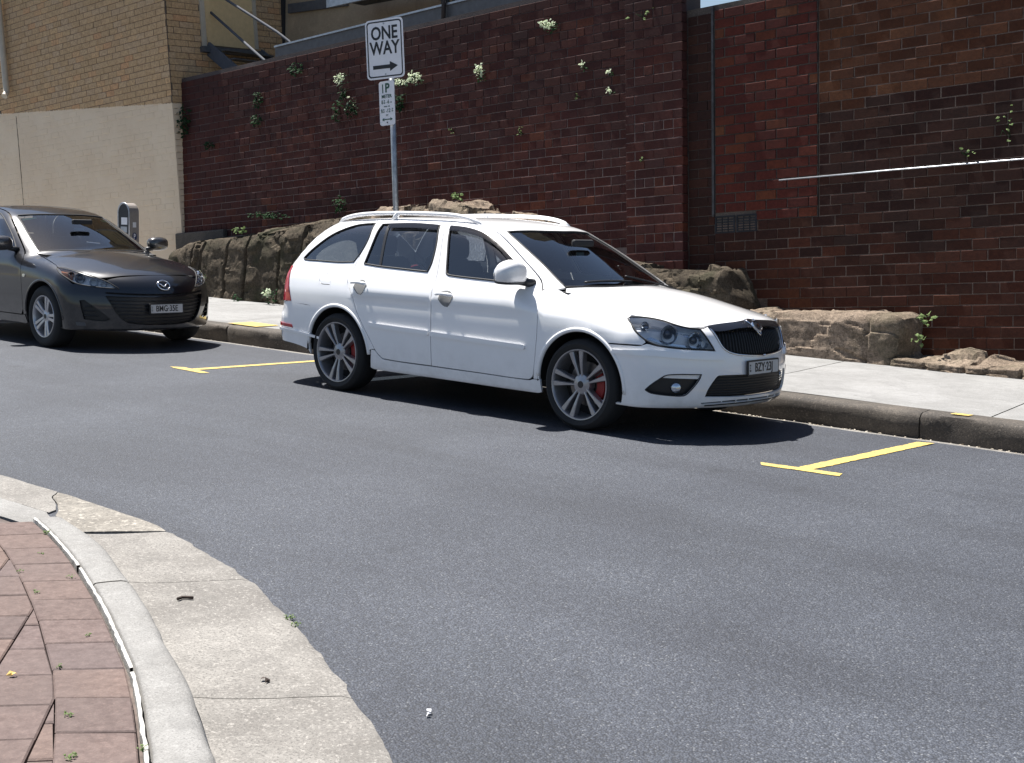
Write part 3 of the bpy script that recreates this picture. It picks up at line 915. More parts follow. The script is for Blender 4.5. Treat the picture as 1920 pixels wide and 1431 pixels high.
for ch_ in lb.children: ch_.matrix_parent_inverse = Matrix.Translation(-Vector(lb.location))
dp = MB().tube([wp(BF, -5.10, 6.4, .09), wp(BF, -5.06, 3.98, .09), wp(BF, -5.05, 3.88, .10), wp(BF, -5.00, 3.80, .17)], .055, 14).build('drain_pipe', M['pipe_cream'], smooth='auto')
tag(dp, 'cream downpipe with a bent foot on the tan brick building', 'drain pipe')

# steel stair behind the retaining wall
stair = empty('steel_stair', (-11.6, 5.2, 3.6), 'grey steel stair with tube handrails above the retaining wall', 'stair')
def beam(p, q, w, h):
    p, q = Vector(p), Vector(q); d = (q - p).normalized(); sd = d.cross(Vector((0, 0, 1))).normalized(); up = sd.cross(d).normalized()
    v = [a + sd * x * w / 2 + up * y * h / 2 for a in (p, q) for x, y in ((-1, -1), (1, -1), (1, 1), (-1, 1))]
    return v, [(0, 1, 2, 3), (7, 6, 5, 4)] + [(i, (i + 1) % 4, 4 + (i + 1) % 4, 4 + i) for i in range(4)]
prt = []
for y in (4.86, 5.9):
    prt.append(MB().add(*beam((-12.62, y, 4.02), (-11.0, y, 3.12), .04, .20)).build('stringer', M['rail_paint'], stair))
prt.append(MB().tube([(-12.66, 4.95, 4.59), (-11.19, 4.95, 3.72), (-10.9, 4.95, 3.55)], .022, 8).build('handrail', M['rail_paint'], stair, True))
prt.append(MB().tube([(-12.62, 5.0, 4.95), (-12.3, 5.0, 4.76), (-11.0, 5.0, 4.17), (-10.72, 5.0, 4.02), (-10.63, 5.0, 3.93), (-10.61, 5.0, 3.6)], .022, 8).build('handrail', M['rail_paint'], stair, True))
for k in range(6):
    x = -12.45 + k * .27; z = 3.98 - k * .15
    prt.append(MB().box(x, x + .25, 4.9, 5.86, z - .02, z).build('tread', M['steel_dark'], stair))
for q in prt: rebase(q)

# rendered building behind the wall
rb = empty('rendered_building', (-8, 6.4, 3), 'beige rendered building standing back above the retaining wall', 'building')
prt = [MB().box(-13.8, -4.6, 6.42, 6.9, 2.4, 8.0).build('wall', M['render_beige'], rb),
       MB().box(-12.70, -12.62, 6.36, 6.418, 2.4, 8.0).build('corner_strip', M['dark_metal'], rb),
       MB().box(-12.5, -11.0, 6.37, 6.418, 4.75, 4.9).build('ledge', M['steel_dark'], rb)]
for k in range(3):
    prt.append(MB().tube([(-8.62 + k * .12, 6.2, 3.4), (-8.66 + k * .12, 6.2, 5.4)], .018 + .01 * (k == 1), 8).build('conduit', M['dark_metal'], rb, True))
for q in prt: rebase(q)
bx = empty('balcony_box', (-10, 5.6, 4.5), 'grey projecting box with dark underside on the rendered building', 'balcony')
prt = [MB().add(*beam((-10.46, 5.9, 4.72), (-8.4, 5.9, 4.80), .75, .06)).build('soffit', M['dark_metal'], bx),
       MB().add(*beam((-10.48, 5.55, 4.66), (-8.4, 5.55, 4.78), .05, .20)).build('fascia', M['steel'], bx),
       MB().add(*beam((-10.48, 5.55, 5.0), (-8.4, 5.55, 5.1), .05, .25)).build('panel', M['steel_dark'], bx)]
for q in prt: rebase(q)
lg = empty('roof_edge', (-8, 4.75, 3.7), 'grey metal gutter edge running along behind the top of the wall', 'gutter edge')
prt = [MB().add(*beam((-10.62, 4.75, 3.80), (-4.4, 4.75, 4.34), .16, .18)).build('fascia', M['steel_dark'], lg),
       MB().add(*beam((-10.62, 4.66, 3.89), (-4.4, 4.66, 4.43), .03, .025)).build('lip', M['steel'], lg),
       MB().tube([(-7.0, 4.62, 4.9), (-7.0, 4.62, 4.0)], .03, 8).build('downpipe', M['dark_metal'], lg, True)]
for q in prt: rebase(q)

# ---------------------------------------------------------------- sandstone outcrop
def rock(name, label, xs, fy, tz, bz, seed, mat, amp=.05, cracks=(), back=4.5, tilt=.10, cell=(1.5, 2.4), group='sandstone along the foot of the wall', bot=.05):
    """xs: stations; fy: y of the foot of the face; tz: height of the front lip; bz: height at the wall"""
    x0, x1 = xs[0], xs[-1]
    nx = max(8, int((x1 - x0) / .024))
    v, f = [], []
    NV = 64
    for i in range(nx + 1):
        x = x0 + (x1 - x0) * i / nx
        e = min(1, min(x - x0, x1 - x) / .12); e = math.sqrt(max(0, e * (2 - e)))
        yf, zt, zb = np.interp(x, xs, fy), np.interp(x, xs, tz), np.interp(x, xs, bz)
        yf = yf + (1 - e) * .10
        crk = sum(math.exp(-((x - c) / .018) ** 2) * d for c, d in cracks)
        for j in range(NV + 1):
            t = j / NV
            if t < .6:
                q = t / .6
                y = yf + tilt * q; z = bot + (zt - bot) * q
                if q > .82:
                    w = (q - .82) / .18
                    y += .07 * w * w; z -= .012 * w
                nrm_ = Vector((0, -1, .1))
            else:
                q = (t - .6) / .4
                y = yf + tilt + .07 + (back - yf - tilt - .07) * q; z = zt - .012 + (zb - zt + .012) * q
                nrm_ = Vector((0, -.25, 1))
            p = Vector((x * 1.1 + seed, y * 1.1, z * 1.9))
            wob = Vector((noise.noise(p * 2.3), noise.noise(p * 2.3 + Vector((9, 1, 4))), noise.noise(p * 2.3 + Vector((3, 7, 2))))) * .45
            c1 = Vector((x * cell[0] + seed, y * 1.6, z * cell[1])) + wob
            c2 = Vector((x * cell[0] * 2.7 + seed, y * 5, z * cell[1] * 2.3)) + wob * 2.2
            d = (noise.cell(c1) - .5) * amp * 1.15 + (noise.cell(c2) - .5) * amp * .42
            d += noise.fractal(p * 3.2, .8, 2.1, 7) * amp * .42
            d -= max(0, noise.ridged_multi_fractal(p * 3.0, 1, 2.2, 6, .95, 2.0) - 1.15) * amp * .55
            d -= crk * (1 if t < .72 else .4)
            if t > .96: d *= .3
            pos = Vector((x, y, z)) + nrm_ * d
            pos.z = pos.z if e > .999 else bot + (pos.z - bot) * (.86 + .14 * e)
            pos.x += noise.noise(p * 3 + Vector((5, 5, 5))) * amp * .5
            v.append(pos)
    m_ = NV + 1
    for i in range(nx):
        for j in range(NV):
            q = i * m_ + j; f.append((q, q + m_, q + m_ + 1, q + 1))
    for i in (0, nx):
        c = len(v); v.append(Vector((x0 if i == 0 else x1, back, bot)))
        for j in range(NV): f.append((i * m_ + j, i * m_ + j + 1, c))
    o = mk(name, v, f, mat, None, True)
    bm = bmesh.new(); bm.from_mesh(o.data); bmesh.ops.recalc_face_normals(bm, faces=bm.faces[:]); bm.to_mesh(o.data); bm.free()
    sharp_by_angle(o, 24)
    return tag(o, label, 'rock', group)
rock('sandstone_ledge', 'long mossy sandstone ledge between the dark hatchback and the white wagon', [-11.95, -11.4, -10.8, -10.2, -9.5, -8.9, -8.35, -7.7, -7.3],
     [3.52, 3.48, 3.46, 3.46, 3.50, 3.50, 3.5, 3.5, 3.6], [.80, .93, 1.03, 1.07, 1.17, 1.24, 1.34, 1.42, 1.42], [.98, 1.10, 1.14, 1.2, 1.3, 1.38, 1.42, 1.5, 1.5], 3.1, M['rock'], .036,
     [(-11.15, .05), (-10.95, .06), (-10.35, .06), (-9.85, .07), (-9.1, .05), (-8.6, .06)], cell=(2.0, .9))
rock('sandstone_boulder', 'pinkish sandstone boulder showing above the roof of the white wagon', [-7.45, -6.9, -6.2, -5.6, -5.0, -4.6, -4.3],
     [3.62, 3.6, 3.6, 3.6, 3.6, 3.65, 3.8], [1.44, 1.58, 1.63, 1.58, 1.50, 1.35, 1.2], [1.46, 1.60, 1.64, 1.6, 1.52, 1.4, 1.3], 9.4, M['rock_light'], .065, [(-6.3, .08), (-5.55, .06)])
rock('sandstone_boulder', 'sandstone shelf with pale top behind the bonnet of the white wagon', [-4.5, -3.8, -3.2, -2.8, -2.3, -1.95, -1.72],
     [3.66, 3.64, 3.64, 3.64, 3.64, 3.66, 3.74], [.98, 1.0, .98, .975, .985, .95, .60], [1.1, 1.02, 1.0, .99, 1.0, .97, .7], 15.2, M['rock'], .045, [(-2.6, .03)])
rock('sandstone_block', 'squared tan sandstone block with rough face right of the white wagon', [-1.72, -1.3, -.8, -.4, -.02, .10],
     [3.70, 3.68, 3.68, 3.68, 3.68, 3.70], [.585, .60, .62, .645, .66, .655], [.62, .63, .64, .66, .68, .68], 21.7, M['rock_light'], .014, [(-1.42, .05), (-1.22, .05), (-.22, .02)], tilt=.03, cell=(3.0, 4.0))
rock('sandstone_ledge', 'low pale sandstone ledge along the footpath at far right', [-.45, .0, .3, .6, .8, 1.0, 1.3, 1.7, 2.4, 3.2, 4.4],
     [3.66, 3.62, 3.60, 3.58, 3.57, 3.60, 3.60, 3.6, 3.6, 3.6, 3.6], [.22, .27, .27, .27, .26, .27, .29, .30, .3, .28, .28], [.26, .30, .34, .44, .40, .36, .38, .40, .4, .38, .38], 31.9, M['rock_light'], .036, [(.78, .07), (.40, .04), (1.28, .05), (2.1, .05)], tilt=.04, cell=(1.3, 6.0))
ft = MB().box(-10.0, -8.7, -.03, .05, 1.60, 1.87, .02).build('wall_footing', M['kerb_old'])
ft.matrix_world = Matrix([[SV[0], 0, -SV[2], -2.4], [0, 1, 0, 4.2], [SV[2], 0, SV[0], 0], [0, 0, 0, 1]])
tag(ft, 'dark rendered footing under the far end of the brick retaining wall', 'footing')

# ---------------------------------------------------------------- plants growing out of the wall and the rocks
def leaves(n, c, r, size, up=(0, -.4, .9), seed=0, flat=.5):
    rnd = random.Random(seed)
    v, f = [], []
    for k in range(n):
        while True:
            q = Vector((rnd.uniform(-1, 1), rnd.uniform(-1, 1), rnd.uniform(-1, 1)))
            if q.length < 1: break
        p = Vector(c) + Vector((q.x * r[0], q.y * r[1], q.z * r[2]))
        d = Vector((rnd.gauss(0, 1), rnd.gauss(0, 1) - .5, rnd.gauss(0, .7))).normalized()
        nn = (Vector(up) + Vector((rnd.gauss(0, flat), rnd.gauss(0, flat), rnd.gauss(0, flat)))).normalized()
        d = (d - nn * d.dot(nn)).normalized(); s_ = d.cross(nn)
        L = size * rnd.uniform(.6, 1.3); w = L * .38
        b = len(v)
        v += [p, p + d * L * .45 + s_ * w, p + d * L - nn * L * .25, p + d * L * .45 - s_ * w, p + d * L * .5 + nn * L * .08]
        f += [(b, b + 1, b + 4), (b + 1, b + 2, b + 4), (b + 2, b + 3, b + 4), (b + 3, b, b + 4)]
    return v, f
_pi = [0]
def plant(name, label, c, r, n_leaf, size, n_flow=0, fsize=.03, lm='leaf', group='plants growing out of the brick wall', cat='wall plant', fc=None, fr=None):
    _pi[0] += 1
    c = Vector(c)
    e = empty(name, c - Vector((0, 0, r[2])), label, cat, group)
    back = Vector((0, 0, 0))
    if n_leaf:
        n_leaf = max(6, int(n_leaf * .7)); size *= .9
        v, f = leaves(n_leaf, c, r, size, seed=_pi[0]); rebase(mk('foliage', v, f, M[lm], e))
    if n_flow:
        fsize *= .8
        c2 = Vector(fc) if fc is not None else c + Vector((0, -r[1] * .8, r[2] * .4))
        v, f = leaves(n_flow, c2, fr or [q * .8 for q in r], fsize, seed=100 + _pi[0], flat=.9); rebase(mk('flowers', v, f, M['flower'], e))
    if cat == 'weed': return e
    st = MB()
    for k in range(3):
        q = c + Vector((random.uniform(-r[0], r[0]) * .6, 0, random.uniform(-r[2], r[2]) * .6))
        st.tube([c + Vector((0, .12, -r[2] * .5)), (c + q) / 2 + Vector((0, -.02, 0)), q], .003, 5)
    rebase(st.build('stem', M['leaf'], e, True))
    return e
W_ = lambda s, t, n=.06: wp(WF, s, t, n)
plant('wall_plant', 'large white flower cluster on trailing stems left of the one way sign', W_(-5.9, 3.62), (.08, .06, .26), 70, .055, 70, .04, fc=W_(-5.89, 3.77, .12), fr=(.085, .05, .08))
plant('wall_plant', 'leafy clump with two white flowers left of the parking sign', W_(-5.72, 3.36), (.12, .06, .14), 90, .055, 7, .045)
plant('wall_plant', 'trailing dark green plant left below the large flower cluster', W_(-6.02, 3.36), (.07, .05, .17), 60, .055)
plant('wall_plant', 'broad white flower cluster just right of the one way sign', W_(-4.42, 3.58), (.14, .06, .08), 30, .05, 90, .04, fc=W_(-4.40, 3.60, .12), fr=(.13, .05, .09))
plant('wall_plant', 'low row of white flowers peeping out beside the bottom corner of the one way sign', W_(-4.70, 3.56), (.12, .05, .04), 20, .05, 45, .04, fc=W_(-4.68, 3.57, .11), fr=(.12, .05, .05))
plant('wall_plant', 'dark leafy clump beside the parking sign', W_(-4.76, 3.33), (.10, .06, .12), 90, .07)
plant('wall_plant', 'upright white flower cluster in the middle of the wall', W_(-3.25, 3.48), (.07, .05, .11), 25, .05, 60, .045)
plant('wall_plant', 'white flower cluster highest on the wall', W_(-2.12, 3.90), (.15, .05, .07), 30, .05, 70, .045)
plant('wall_plant', 'small white flower left of the pair near the pier', W_(-1.61, 3.36), (.04, .04, .05), 10, .04, 18, .035)
plant('wall_plant', 'small white flower nearest the pier, upper one', W_(-1.21, 3.23), (.04, .04, .05), 10, .04, 18, .035)
plant('wall_plant', 'small white flower nearest the pier, lower one', W_(-1.22, 3.02), (.06, .04, .03), 8, .04, 20, .035)
plant('wall_plant', 'tiny pale sprig below the pair of flowers near the pier', W_(-1.71, 3.03), (.02, .03, .03), 12, .03, lm='leaf_pale')
plant('wall_plant', 'thin pale green sprig hanging in the middle of the wall', W_(-2.62, 2.72), (.03, .04, .10), 18, .04, lm='leaf_pale')
plant('wall_plant', 'thin pale green sprig right of the sign pole', W_(-3.80, 2.86), (.06, .04, .06), 8, .03, lm='leaf_pale')
plant('wall_plant', 'dark green hanging fern at the far end of the wall', W_(-9.72, 3.62), (.13, .07, .28), 150, .06)
plant('wall_plant', 'white flower at the corner of the cream building', W_(-10.02, 3.70), (.04, .05, .10), 12, .05, 22, .04)
plant('wall_plant', 'twisted green fern high on the wall left of the flowers', W_(-7.82, 3.72), (.10, .06, .12), 60, .06)
plant('wall_plant', 'lower green fern tuft beneath the twisted fern', W_(-7.86, 3.42), (.08, .06, .10), 50, .06)
plant('wall_plant', 'faint green tuft near the top of the wall', W_(-6.9, 4.05), (.15, .06, .10), 60, .06)
plant('wall_plant', 'small green tuft low on the far end of the wall', W_(-9.05, 3.18), (.07, .06, .06), 50, .06)
plant('wall_plant', 'green weeds along the rock just left of the white wagon roof', W_(-5.95, 2.05, .1), (.12, .07, .14), 80, .055)
plant('wall_plant', 'dark green weeds where rock meets wall at far left', W_(-7.55, 2.0, .1), (.5, .06, .05), 130, .055)
plant('wall_plant', 'yellow green sprigs at the top of the wall near the pier', W_(-.72, 3.80, .12), (.22, .05, .10), 14, .06, lm='leaf_pale')
plant('wall_plant', 'single pale sprig hanging on the pier', W_(-.74, 2.20, .12), (.02, .03, .03), 6, .035, lm='leaf_pale')
plant('creeper', 'pale leafed creeper hanging down the right edge of the wall', W_(3.38, 2.16, .1), (.10, .06, .26), 15, .05, lm='leaf_pale')
plant('creeper', 'sparse pale leaves beside the metal rod', W_(2.96, 1.94, .08), (.16, .05, .06), 7, .045, lm='leaf_pale')
plant('weed', 'leafy weed in the gap beside the squared sandstone block', (.30, 3.86, .62), (.13, .07, .06), 26, .06, lm='leaf_pale', group='weeds at the foot of the rocks', cat='weed')
plant('weed', 'lower leafy weed beside the squared sandstone block', (.26, 3.80, .44), (.06, .05, .07), 20, .055, lm='leaf_pale', group='weeds at the foot of the rocks', cat='weed')
plant('weed', 'dark weed on the low ledge at far right', (1.30, 3.95, .46), (.08, .06, .06), 50, .06, group='weeds at the foot of the rocks', cat='weed')
plant('weed', 'white flowering weed on the footpath beside the tail of the wagon', (-9.05, 3.40, .30), (.20, .05, .12), 40, .06, 34, .055, group='weeds at the foot of the rocks', cat='weed', fr=(.07, .03, .06))
plant('weed', 'small green weed at the foot of the ledge', (-9.85, 3.42, .20), (.08, .04, .05), 26, .05, 0, .04, group='weeds at the foot of the rocks', cat='weed')
plant('weed', 'white flowering weed beside the headlight of the dark hatchback', (-10.62, 3.38, .42), (.06, .04, .16), 20, .05, 26, .05, group='weeds at the foot of the rocks', cat='weed', fr=(.035, .03, .07))
plant('weed', 'yellow green weed on top of the mossy ledge', (-10.25, 3.75, 1.16), (.12, .08, .05), 60, .05, lm='leaf_pale', group='weeds at the foot of the rocks', cat='weed')
plant('weed', 'bright green sprig on top of the boulder above the wagon', (-6.0, 3.95, 1.70), (.08, .05, .05), 30, .06, lm='leaf_pale', group='weeds at the foot of the rocks', cat='weed')

# weeds in the paver joints and at the asphalt edge
def near_weed(label, x, y, z, r, n, size):
    plant('weed', label, (x, y, z - .004), (r * .7, r * .6, .004), n, size * .55, lm='leaf_pale', group='weeds in the paving joints', cat='weed')
def gpt(u, v, z):
    d = CAM_R.T @ np.array([(u - 960) / FPX, (v - 715.5) / FPX, 1.]); k = (z - CAM_POS[2]) / d[2]; return CAM_POS + k * d
for lab, u, v, z, r, n, sz in (
        ('green weed at the top of the white kerb edge', 88, 998, .07, .03, 26, .022),
        ('tiny weed in the second paver joint', 78, 1036, .065, .025, 14, .018),
        ('weed in the joint of the outer pavers, upper', 40, 1070, .065, .02, 16, .018),
        ('yellowish weed between the outer pavers', 68, 1110, .065, .02, 18, .018),
        ('flat weed in a joint beside the white edge', 130, 1081, .066, .03, 14, .018),
        ('small weed in the middle of the pavers', 165, 1190, .066, .016, 16, .016),
        ('weed in the inner paver joint, lower', 112, 1248, .065, .02, 14, .018),
        ('green weed in the corner joint near the bottom', 136, 1418, .065, .03, 26, .02),
        ('weed at the white edge near the bottom', 266, 1402, .068, .02, 22, .018),
        ('mossy weed left of the bottom pavers', 130, 1340, .065, .02, 20, .018),
        ('green weed along the asphalt edge of the gutter', 543, 1158, .012, .035, 34, .022),
        ('second green weed along the asphalt edge', 556, 1170, .012, .03, 24, .02)):
    q = gpt(u, v, z); near_weed(lab, q[0], q[1], z + .006, r, n, sz)
def scrap(name, label, u, v, z, size, mat, cat):
    q = gpt(u, v, z)
    v_, f_ = leaves(3, (q[0], q[1], z + .006), (size * .3, size * .3, .004), size, up=(0, 0, 1), seed=int(u), flat=.35)
    tag(mk(name, v_, f_, mat), label, cat, 'litter on the ground')
M['dead_leaf'] = plain('dead_leaf', (.035, .02, .014), .8, var=.3)
M['yellow_leaf'] = plain('yellow_leaf', (.55, .36, .10), .7, var=.2)
scrap('dead_leaf', 'dark curled leaf lying in the corner gutter', 500, 1275, .008, .03, M['dead_leaf'], 'leaf')
scrap('dead_leaf', 'yellow leaf scrap on the clay pavers', 27, 1266, .066, .022, M['yellow_leaf'], 'leaf')
scrap('paper_scrap', 'white paper scrap lying on the asphalt', 808, 1340, .003, .022, M['sign_white'], 'litter')
q0 = [gpt(u, v, .012) for u, v in ((333, 1124), (341, 1121), (352, 1121), (362, 1122))]
tag(MB().tube([(q[0], q[1], .014) for q in q0], .006, 6).build('twig', M['dead_leaf'], smooth=True), 'short dark twig lying in the corner gutter', 'twig', 'litter on the ground')

# ---------------------------------------------------------------- sign post
sp_ = empty('sign_post', (-4.36, 1.5, .15), 'grey steel pole with a one way sign above a parking sign', 'sign post')
UPV = Vector((-.075, 0, .997)).normalized()
pol = MB().tube([(-4.36, 1.5, .15), Vector((-4.36, 1.5, .15)) + UPV * 3.28], .03, 14).build('pole', M['pole'], sp_, True)
rebase(pol)
def sign(c, w, h, n, rad, border, parent, name):
    n = Vector(n).normalized(); up = (UPV - n * UPV.dot(n)).normalized(); rt = up.cross(n).normalized()
    c = Vector(c)
    pl = MB().prism(rrect(w, h, rad), c, rt, up, n, .003).build(name, M['sign_white'], parent); rebase(pl)
    if border:
        o_, i_ = rrect(w - .035, h - .035, rad * .8), rrect(w - .062, h - .062, rad * .6)
        k = len(o_); P = [c + rt * a + up * b + n * .0045 for a, b in o_ + i_]
        rebase(mk('border', P, [(i, (i + 1) % k, k + (i + 1) % k, k + i) for i in range(k)], M['sign_black'], pl))
    return c + n * .0045, rt, up, n, pl
c, rt, up, n, pl = sign((-4.60, 1.435, 3.13), .455, .60, (.26, -.97, 0), .045, True, sp_, 'one_way_sign')
tp = lambda body, size, x, y, mat, sx=1., bold=.0: rebase(text_part('lettering', body, size, mat, c + rt * x + up * y, rt, up, n, pl, sx, bold))
tp('ONE', .185, 0, .155, M['sign_black'], .83, .004)
tp('WAY', .185, 0, .005, M['sign_black'], .83, .004)
rebase(MB().prism([(-.15, -.16), (-.15, -.198), (.055, -.198), (.055, -.228), (.15, -.178), (.055, -.128), (.055, -.16)], c, rt, up, n, .001).build('arrow', M['sign_black'], pl))
for y in (-.255, .255):
    rebase(MB().prism([(.009 * math.cos(a * PI / 4), y + .009 * math.sin(a * PI / 4)) for a in range(8)], c, rt, up, n, .004).build('bolt', M['pole'], pl))
c, rt, up, n, pl = sign((-4.575, 1.455, 2.585), .215, .45, (.06, -1, 0), .03, False, sp_, 'parking_sign')
tp('1', .125, -.052, .145, M['sign_green'], .8, .002); tp('P', .125, .012, .15, M['sign_green'], 1., .004)
tp('METER', .05, 0, .068, M['sign_green'], .95, .0008)
tp('8', .055, -.065, .012, M['sign_green'], .8, .0005); tp('30\nAM', .022, -.035, .014, M['sign_green'], .8); tp('-6', .055, .015, .012, M['sign_green'], .9, .0005); tp('PM', .018, .06, .004, M['sign_green'], .8)
tp('MON - FRI', .02, 0, -.034, M['sign_green'], .9)
tp('8', .055, -.075, -.078, M['sign_green'], .8, .0005); tp('30\nAM', .022, -.048, -.076, M['sign_green'], .8); tp('-12', .055, .015, -.078, M['sign_green'], .9, .0005); tp('30\nPM', .022, .075, -.076, M['sign_green'], .8)
tp('SAT', .02, 0, -.122, M['sign_green'], .9)
rebase(MB().prism([(-.075, -.165), (-.045, -.182), (-.045, -.170), (.045, -.170), (.045, -.182), (.075, -.165), (.045, -.148), (.045, -.160), (-.045, -.160), (-.045, -.148)], c, rt, up, n, .001).build('arrow', M['sign_green'], pl))
rebase(MB().prism([(.008 * math.cos(a * PI / 4), -.197 + .008 * math.sin(a * PI / 4)) for a in range(8)], c, rt, up, n, .004).build('bolt', M['sign_black'], pl))

# ---------------------------------------------------------------- parking meter
pm = empty('parking_meter', (-12.6, 3.4, .16), 'grey round-topped parking meter standing by the cream wall', 'parking meter')
prof = [(-.15, 0), (.15, 0), (.15, 1.20)] + [(.15 * math.cos(a), 1.20 + .15 * math.sin(a)) for a in [PI * k / 12 for k in range(1, 12)]] + [(-.15, 1.20)]
pm.rotation_euler = (0, 0, math.radians(8)); pm.scale = (.86, .72, 1)
MB().prism(prof, (0, .12, 0), (1, 0, 0), (0, 0, 1), (0, -1, 0), .24).build('body', M['meter_grey'], pm)
fr_ = [(q[0] * .99, .62 + (q[1] - .62) * .99) for q in prof if q[1] > .5]
ring = [(.145, .70), (.145, 1.20)] + [(.145 * math.cos(PI * k / 12), 1.20 + .145 * math.sin(PI * k / 12)) for k in range(1, 12)] + [(-.145, 1.20), (-.145, .70)]
MB().prism(ring, (0, -.121, 0), (1, 0, 0), (0, 0, 1), (0, -1, 0), .018).build('face_panel', M['dark_metal'], pm)
MB().tube([(.15, -.14, .70), (.15, -.14, 1.20)] + [(.15 * math.cos(PI * k / 12), -.14, 1.20 + .15 * math.sin(PI * k / 12)) for k in range(1, 12)] + [(-.15, -.14, 1.2), (-.15, -.14, .7)], .014, 8).build('face_frame', M['steel'], pm, True)
MB().box(-.06, .10, -.146, -.14, 1.02, 1.13).build('screen', M['sign_white'], pm)
MB().box(-.07, .10, -.150, -.14, .90, .99).build('coin_panel', M['steel'], pm)
MB().box(-.10, .06, -.20, -.14, .70, .73).build('ticket_tray', M['steel'], pm)
MB().lathe([(0, .153), (.062, .153), (.062, .150)], 20, 'x', (0, 0, .84)).build('parking_symbol', M['blue'], pm)
text_part('lettering', 'P', .11, M['sign_white'], (.1545, 0, .84), (0, 1, 0), (0, 0, 1), (1, 0, 0), pm, 1, .002)
MB().box(.150, .1525, -.045, .045, .98, 1.06).build('sticker', M['sign_white'], pm)

# ---------------------------------------------------------------- car bodies: one smooth implicit shape per car, panels are cut from it
def smax(a,b,k):
    h=np.clip(.5+.5*(a-b)/k,0,1); return b+(a-b)*h+k*h*(1-h)
def smin(a,b,k): return -smax(-a,-b,k)
def pl(x,xs,ys):  # smooth (pchip-like) interpolation, xs ascending
    xs=np.asarray(xs,float); ys=np.asarray(ys,float)
    h=np.diff(xs); d=np.diff(ys)/h
    m=np.zeros_like(ys); m[0]=d[0]; m[-1]=d[-1]
    for i in range(1,len(xs)-1):
        m[i]=0 if d[i-1]*d[i]<=0 else 2*d[i-1]*d[i]/(d[i-1]+d[i])
    x=np.asarray(x,float); i=np.clip(np.searchsorted(xs,x)-1,0,len(xs)-2)
    t=np.clip((x-xs[i])/h[i],-2,3); inside=(t>=0)&(t<=1)
    H=(1+2*t)*(1-t)**2*ys[i]+t*(1-t)**2*h[i]*m[i]+t*t*(3-2*t)*ys[i+1]+t*t*(t-1)*h[i]*m[i+1]
    lin=np.where(t<0,ys[i]+m[i]*h[i]*t,ys[i+1]+m[i+1]*h[i]*(t-1))
    return np.where(inside,H,lin)
SK=dict(
 W=([.1,.2,.3,.45,.58,.66,.78,.88,.95,1.02],[.80,.835,.858,.876,.885,.885,.878,.862,.838,.80]),
 Wx=([-3.6,-3.2,-2.6,-1.5,-.4,.3,.7],[-.055,-.025,-.004,0,0,-.004,-.02]),
 hood=([-1.2,-.6,-.42,-.2,0,.3,.55,.72,.84,.93],[.97,.985,.99,.98,.960,.903,.848,.81,.78,.74]),
 belt=([-3.7,-.8,-.5],[1.01,.955,.95]),
 Xf=([.1,.18,.25,.35,.45,.55,.62,.70,.76,.9],[.80,.86,.905,.925,.93,.922,.905,.878,.845,.68]),
 bow=(.46,2.3),
 Xr=([.15,.3,.45,.58,.62,.75,.95,1.08,1.22,1.34,1.42],[-3.50,-3.58,-3.61,-3.60,-3.57,-3.56,-3.53,-3.43,-3.285,-3.12,-3.0]),
 bowr=(.27,3.0),
 Wg=([.85,.95,1.1,1.25,1.38,1.46],[.862,.825,.762,.692,.622,.575]),
 Wgx=([-3.5,-2.9,-2.2,-1.2,-.4],[-.06,-.02,0,0,-.02]),
 Tg=([-3.5,-3.2,-2.9,-2.5,-2.1,-1.7,-1.4,-1.15,-.95,-.42,-.2],[1.32,1.37,1.41,1.435,1.447,1.447,1.435,1.405,1.335,1.07,.945]),
 bot=([-3.7,-3.5,-2.9,-2.2,.4,.8],[.37,.34,.24,.2,.2,.205]),
 wsbow=.10,crown=.03,kL=.10,kG=.12,kU=.03)
def F(P,c=SK):
    x,y,z=P[...,0],np.abs(P[...,1]),P[...,2]
    W=pl(z,*c['W'])+pl(x,*c['Wx'])
    side=y-W
    # hood blended to belt
    tb=pl(x,*c['belt'])
    b=np.clip((x+.75)/.35,0,1); b=b*b*(3-2*b)
    T=tb*(1-b)+b*(pl(x,*c['hood'])-.11*(y/.8)**2.0)
    top=(z-T)
    a,pw=c['bow']; Xf=pl(z,*c['Xf'])-a*(y/.885)**pw
    fr=x-Xf
    a,pw=c['bowr']; Xr=pl(z,*c['Xr'])+a*(y/.885)**pw
    rr=Xr-x
    kL=c['kL']
    L=smax(side,top,kL)
    L=smax(L,fr*.9,.07); 
    L=smax(L,pl(x,*c['bot'])-z,.03)
    Wg=pl(z,*c['Wg'])+pl(x,*c['Wgx'])
    xs=x+c['wsbow']*(y/.65)**2*np.clip((x+1.6)/.6,0,1)
    Tg=pl(xs,*c['Tg'])-c['crown']*(y/.6)**2
    slope=(pl(xs+.01,*c['Tg'])-pl(xs-.01,*c['Tg']))/.02
    tg=(z-Tg)/np.sqrt(1+slope**2)
    G=smax((y-Wg)*.9,tg,c['kG'])
    G=smax(G,.80-z,.02)
    B=smin(L,G,c['kU'])
    return smax(B,rr,.09)
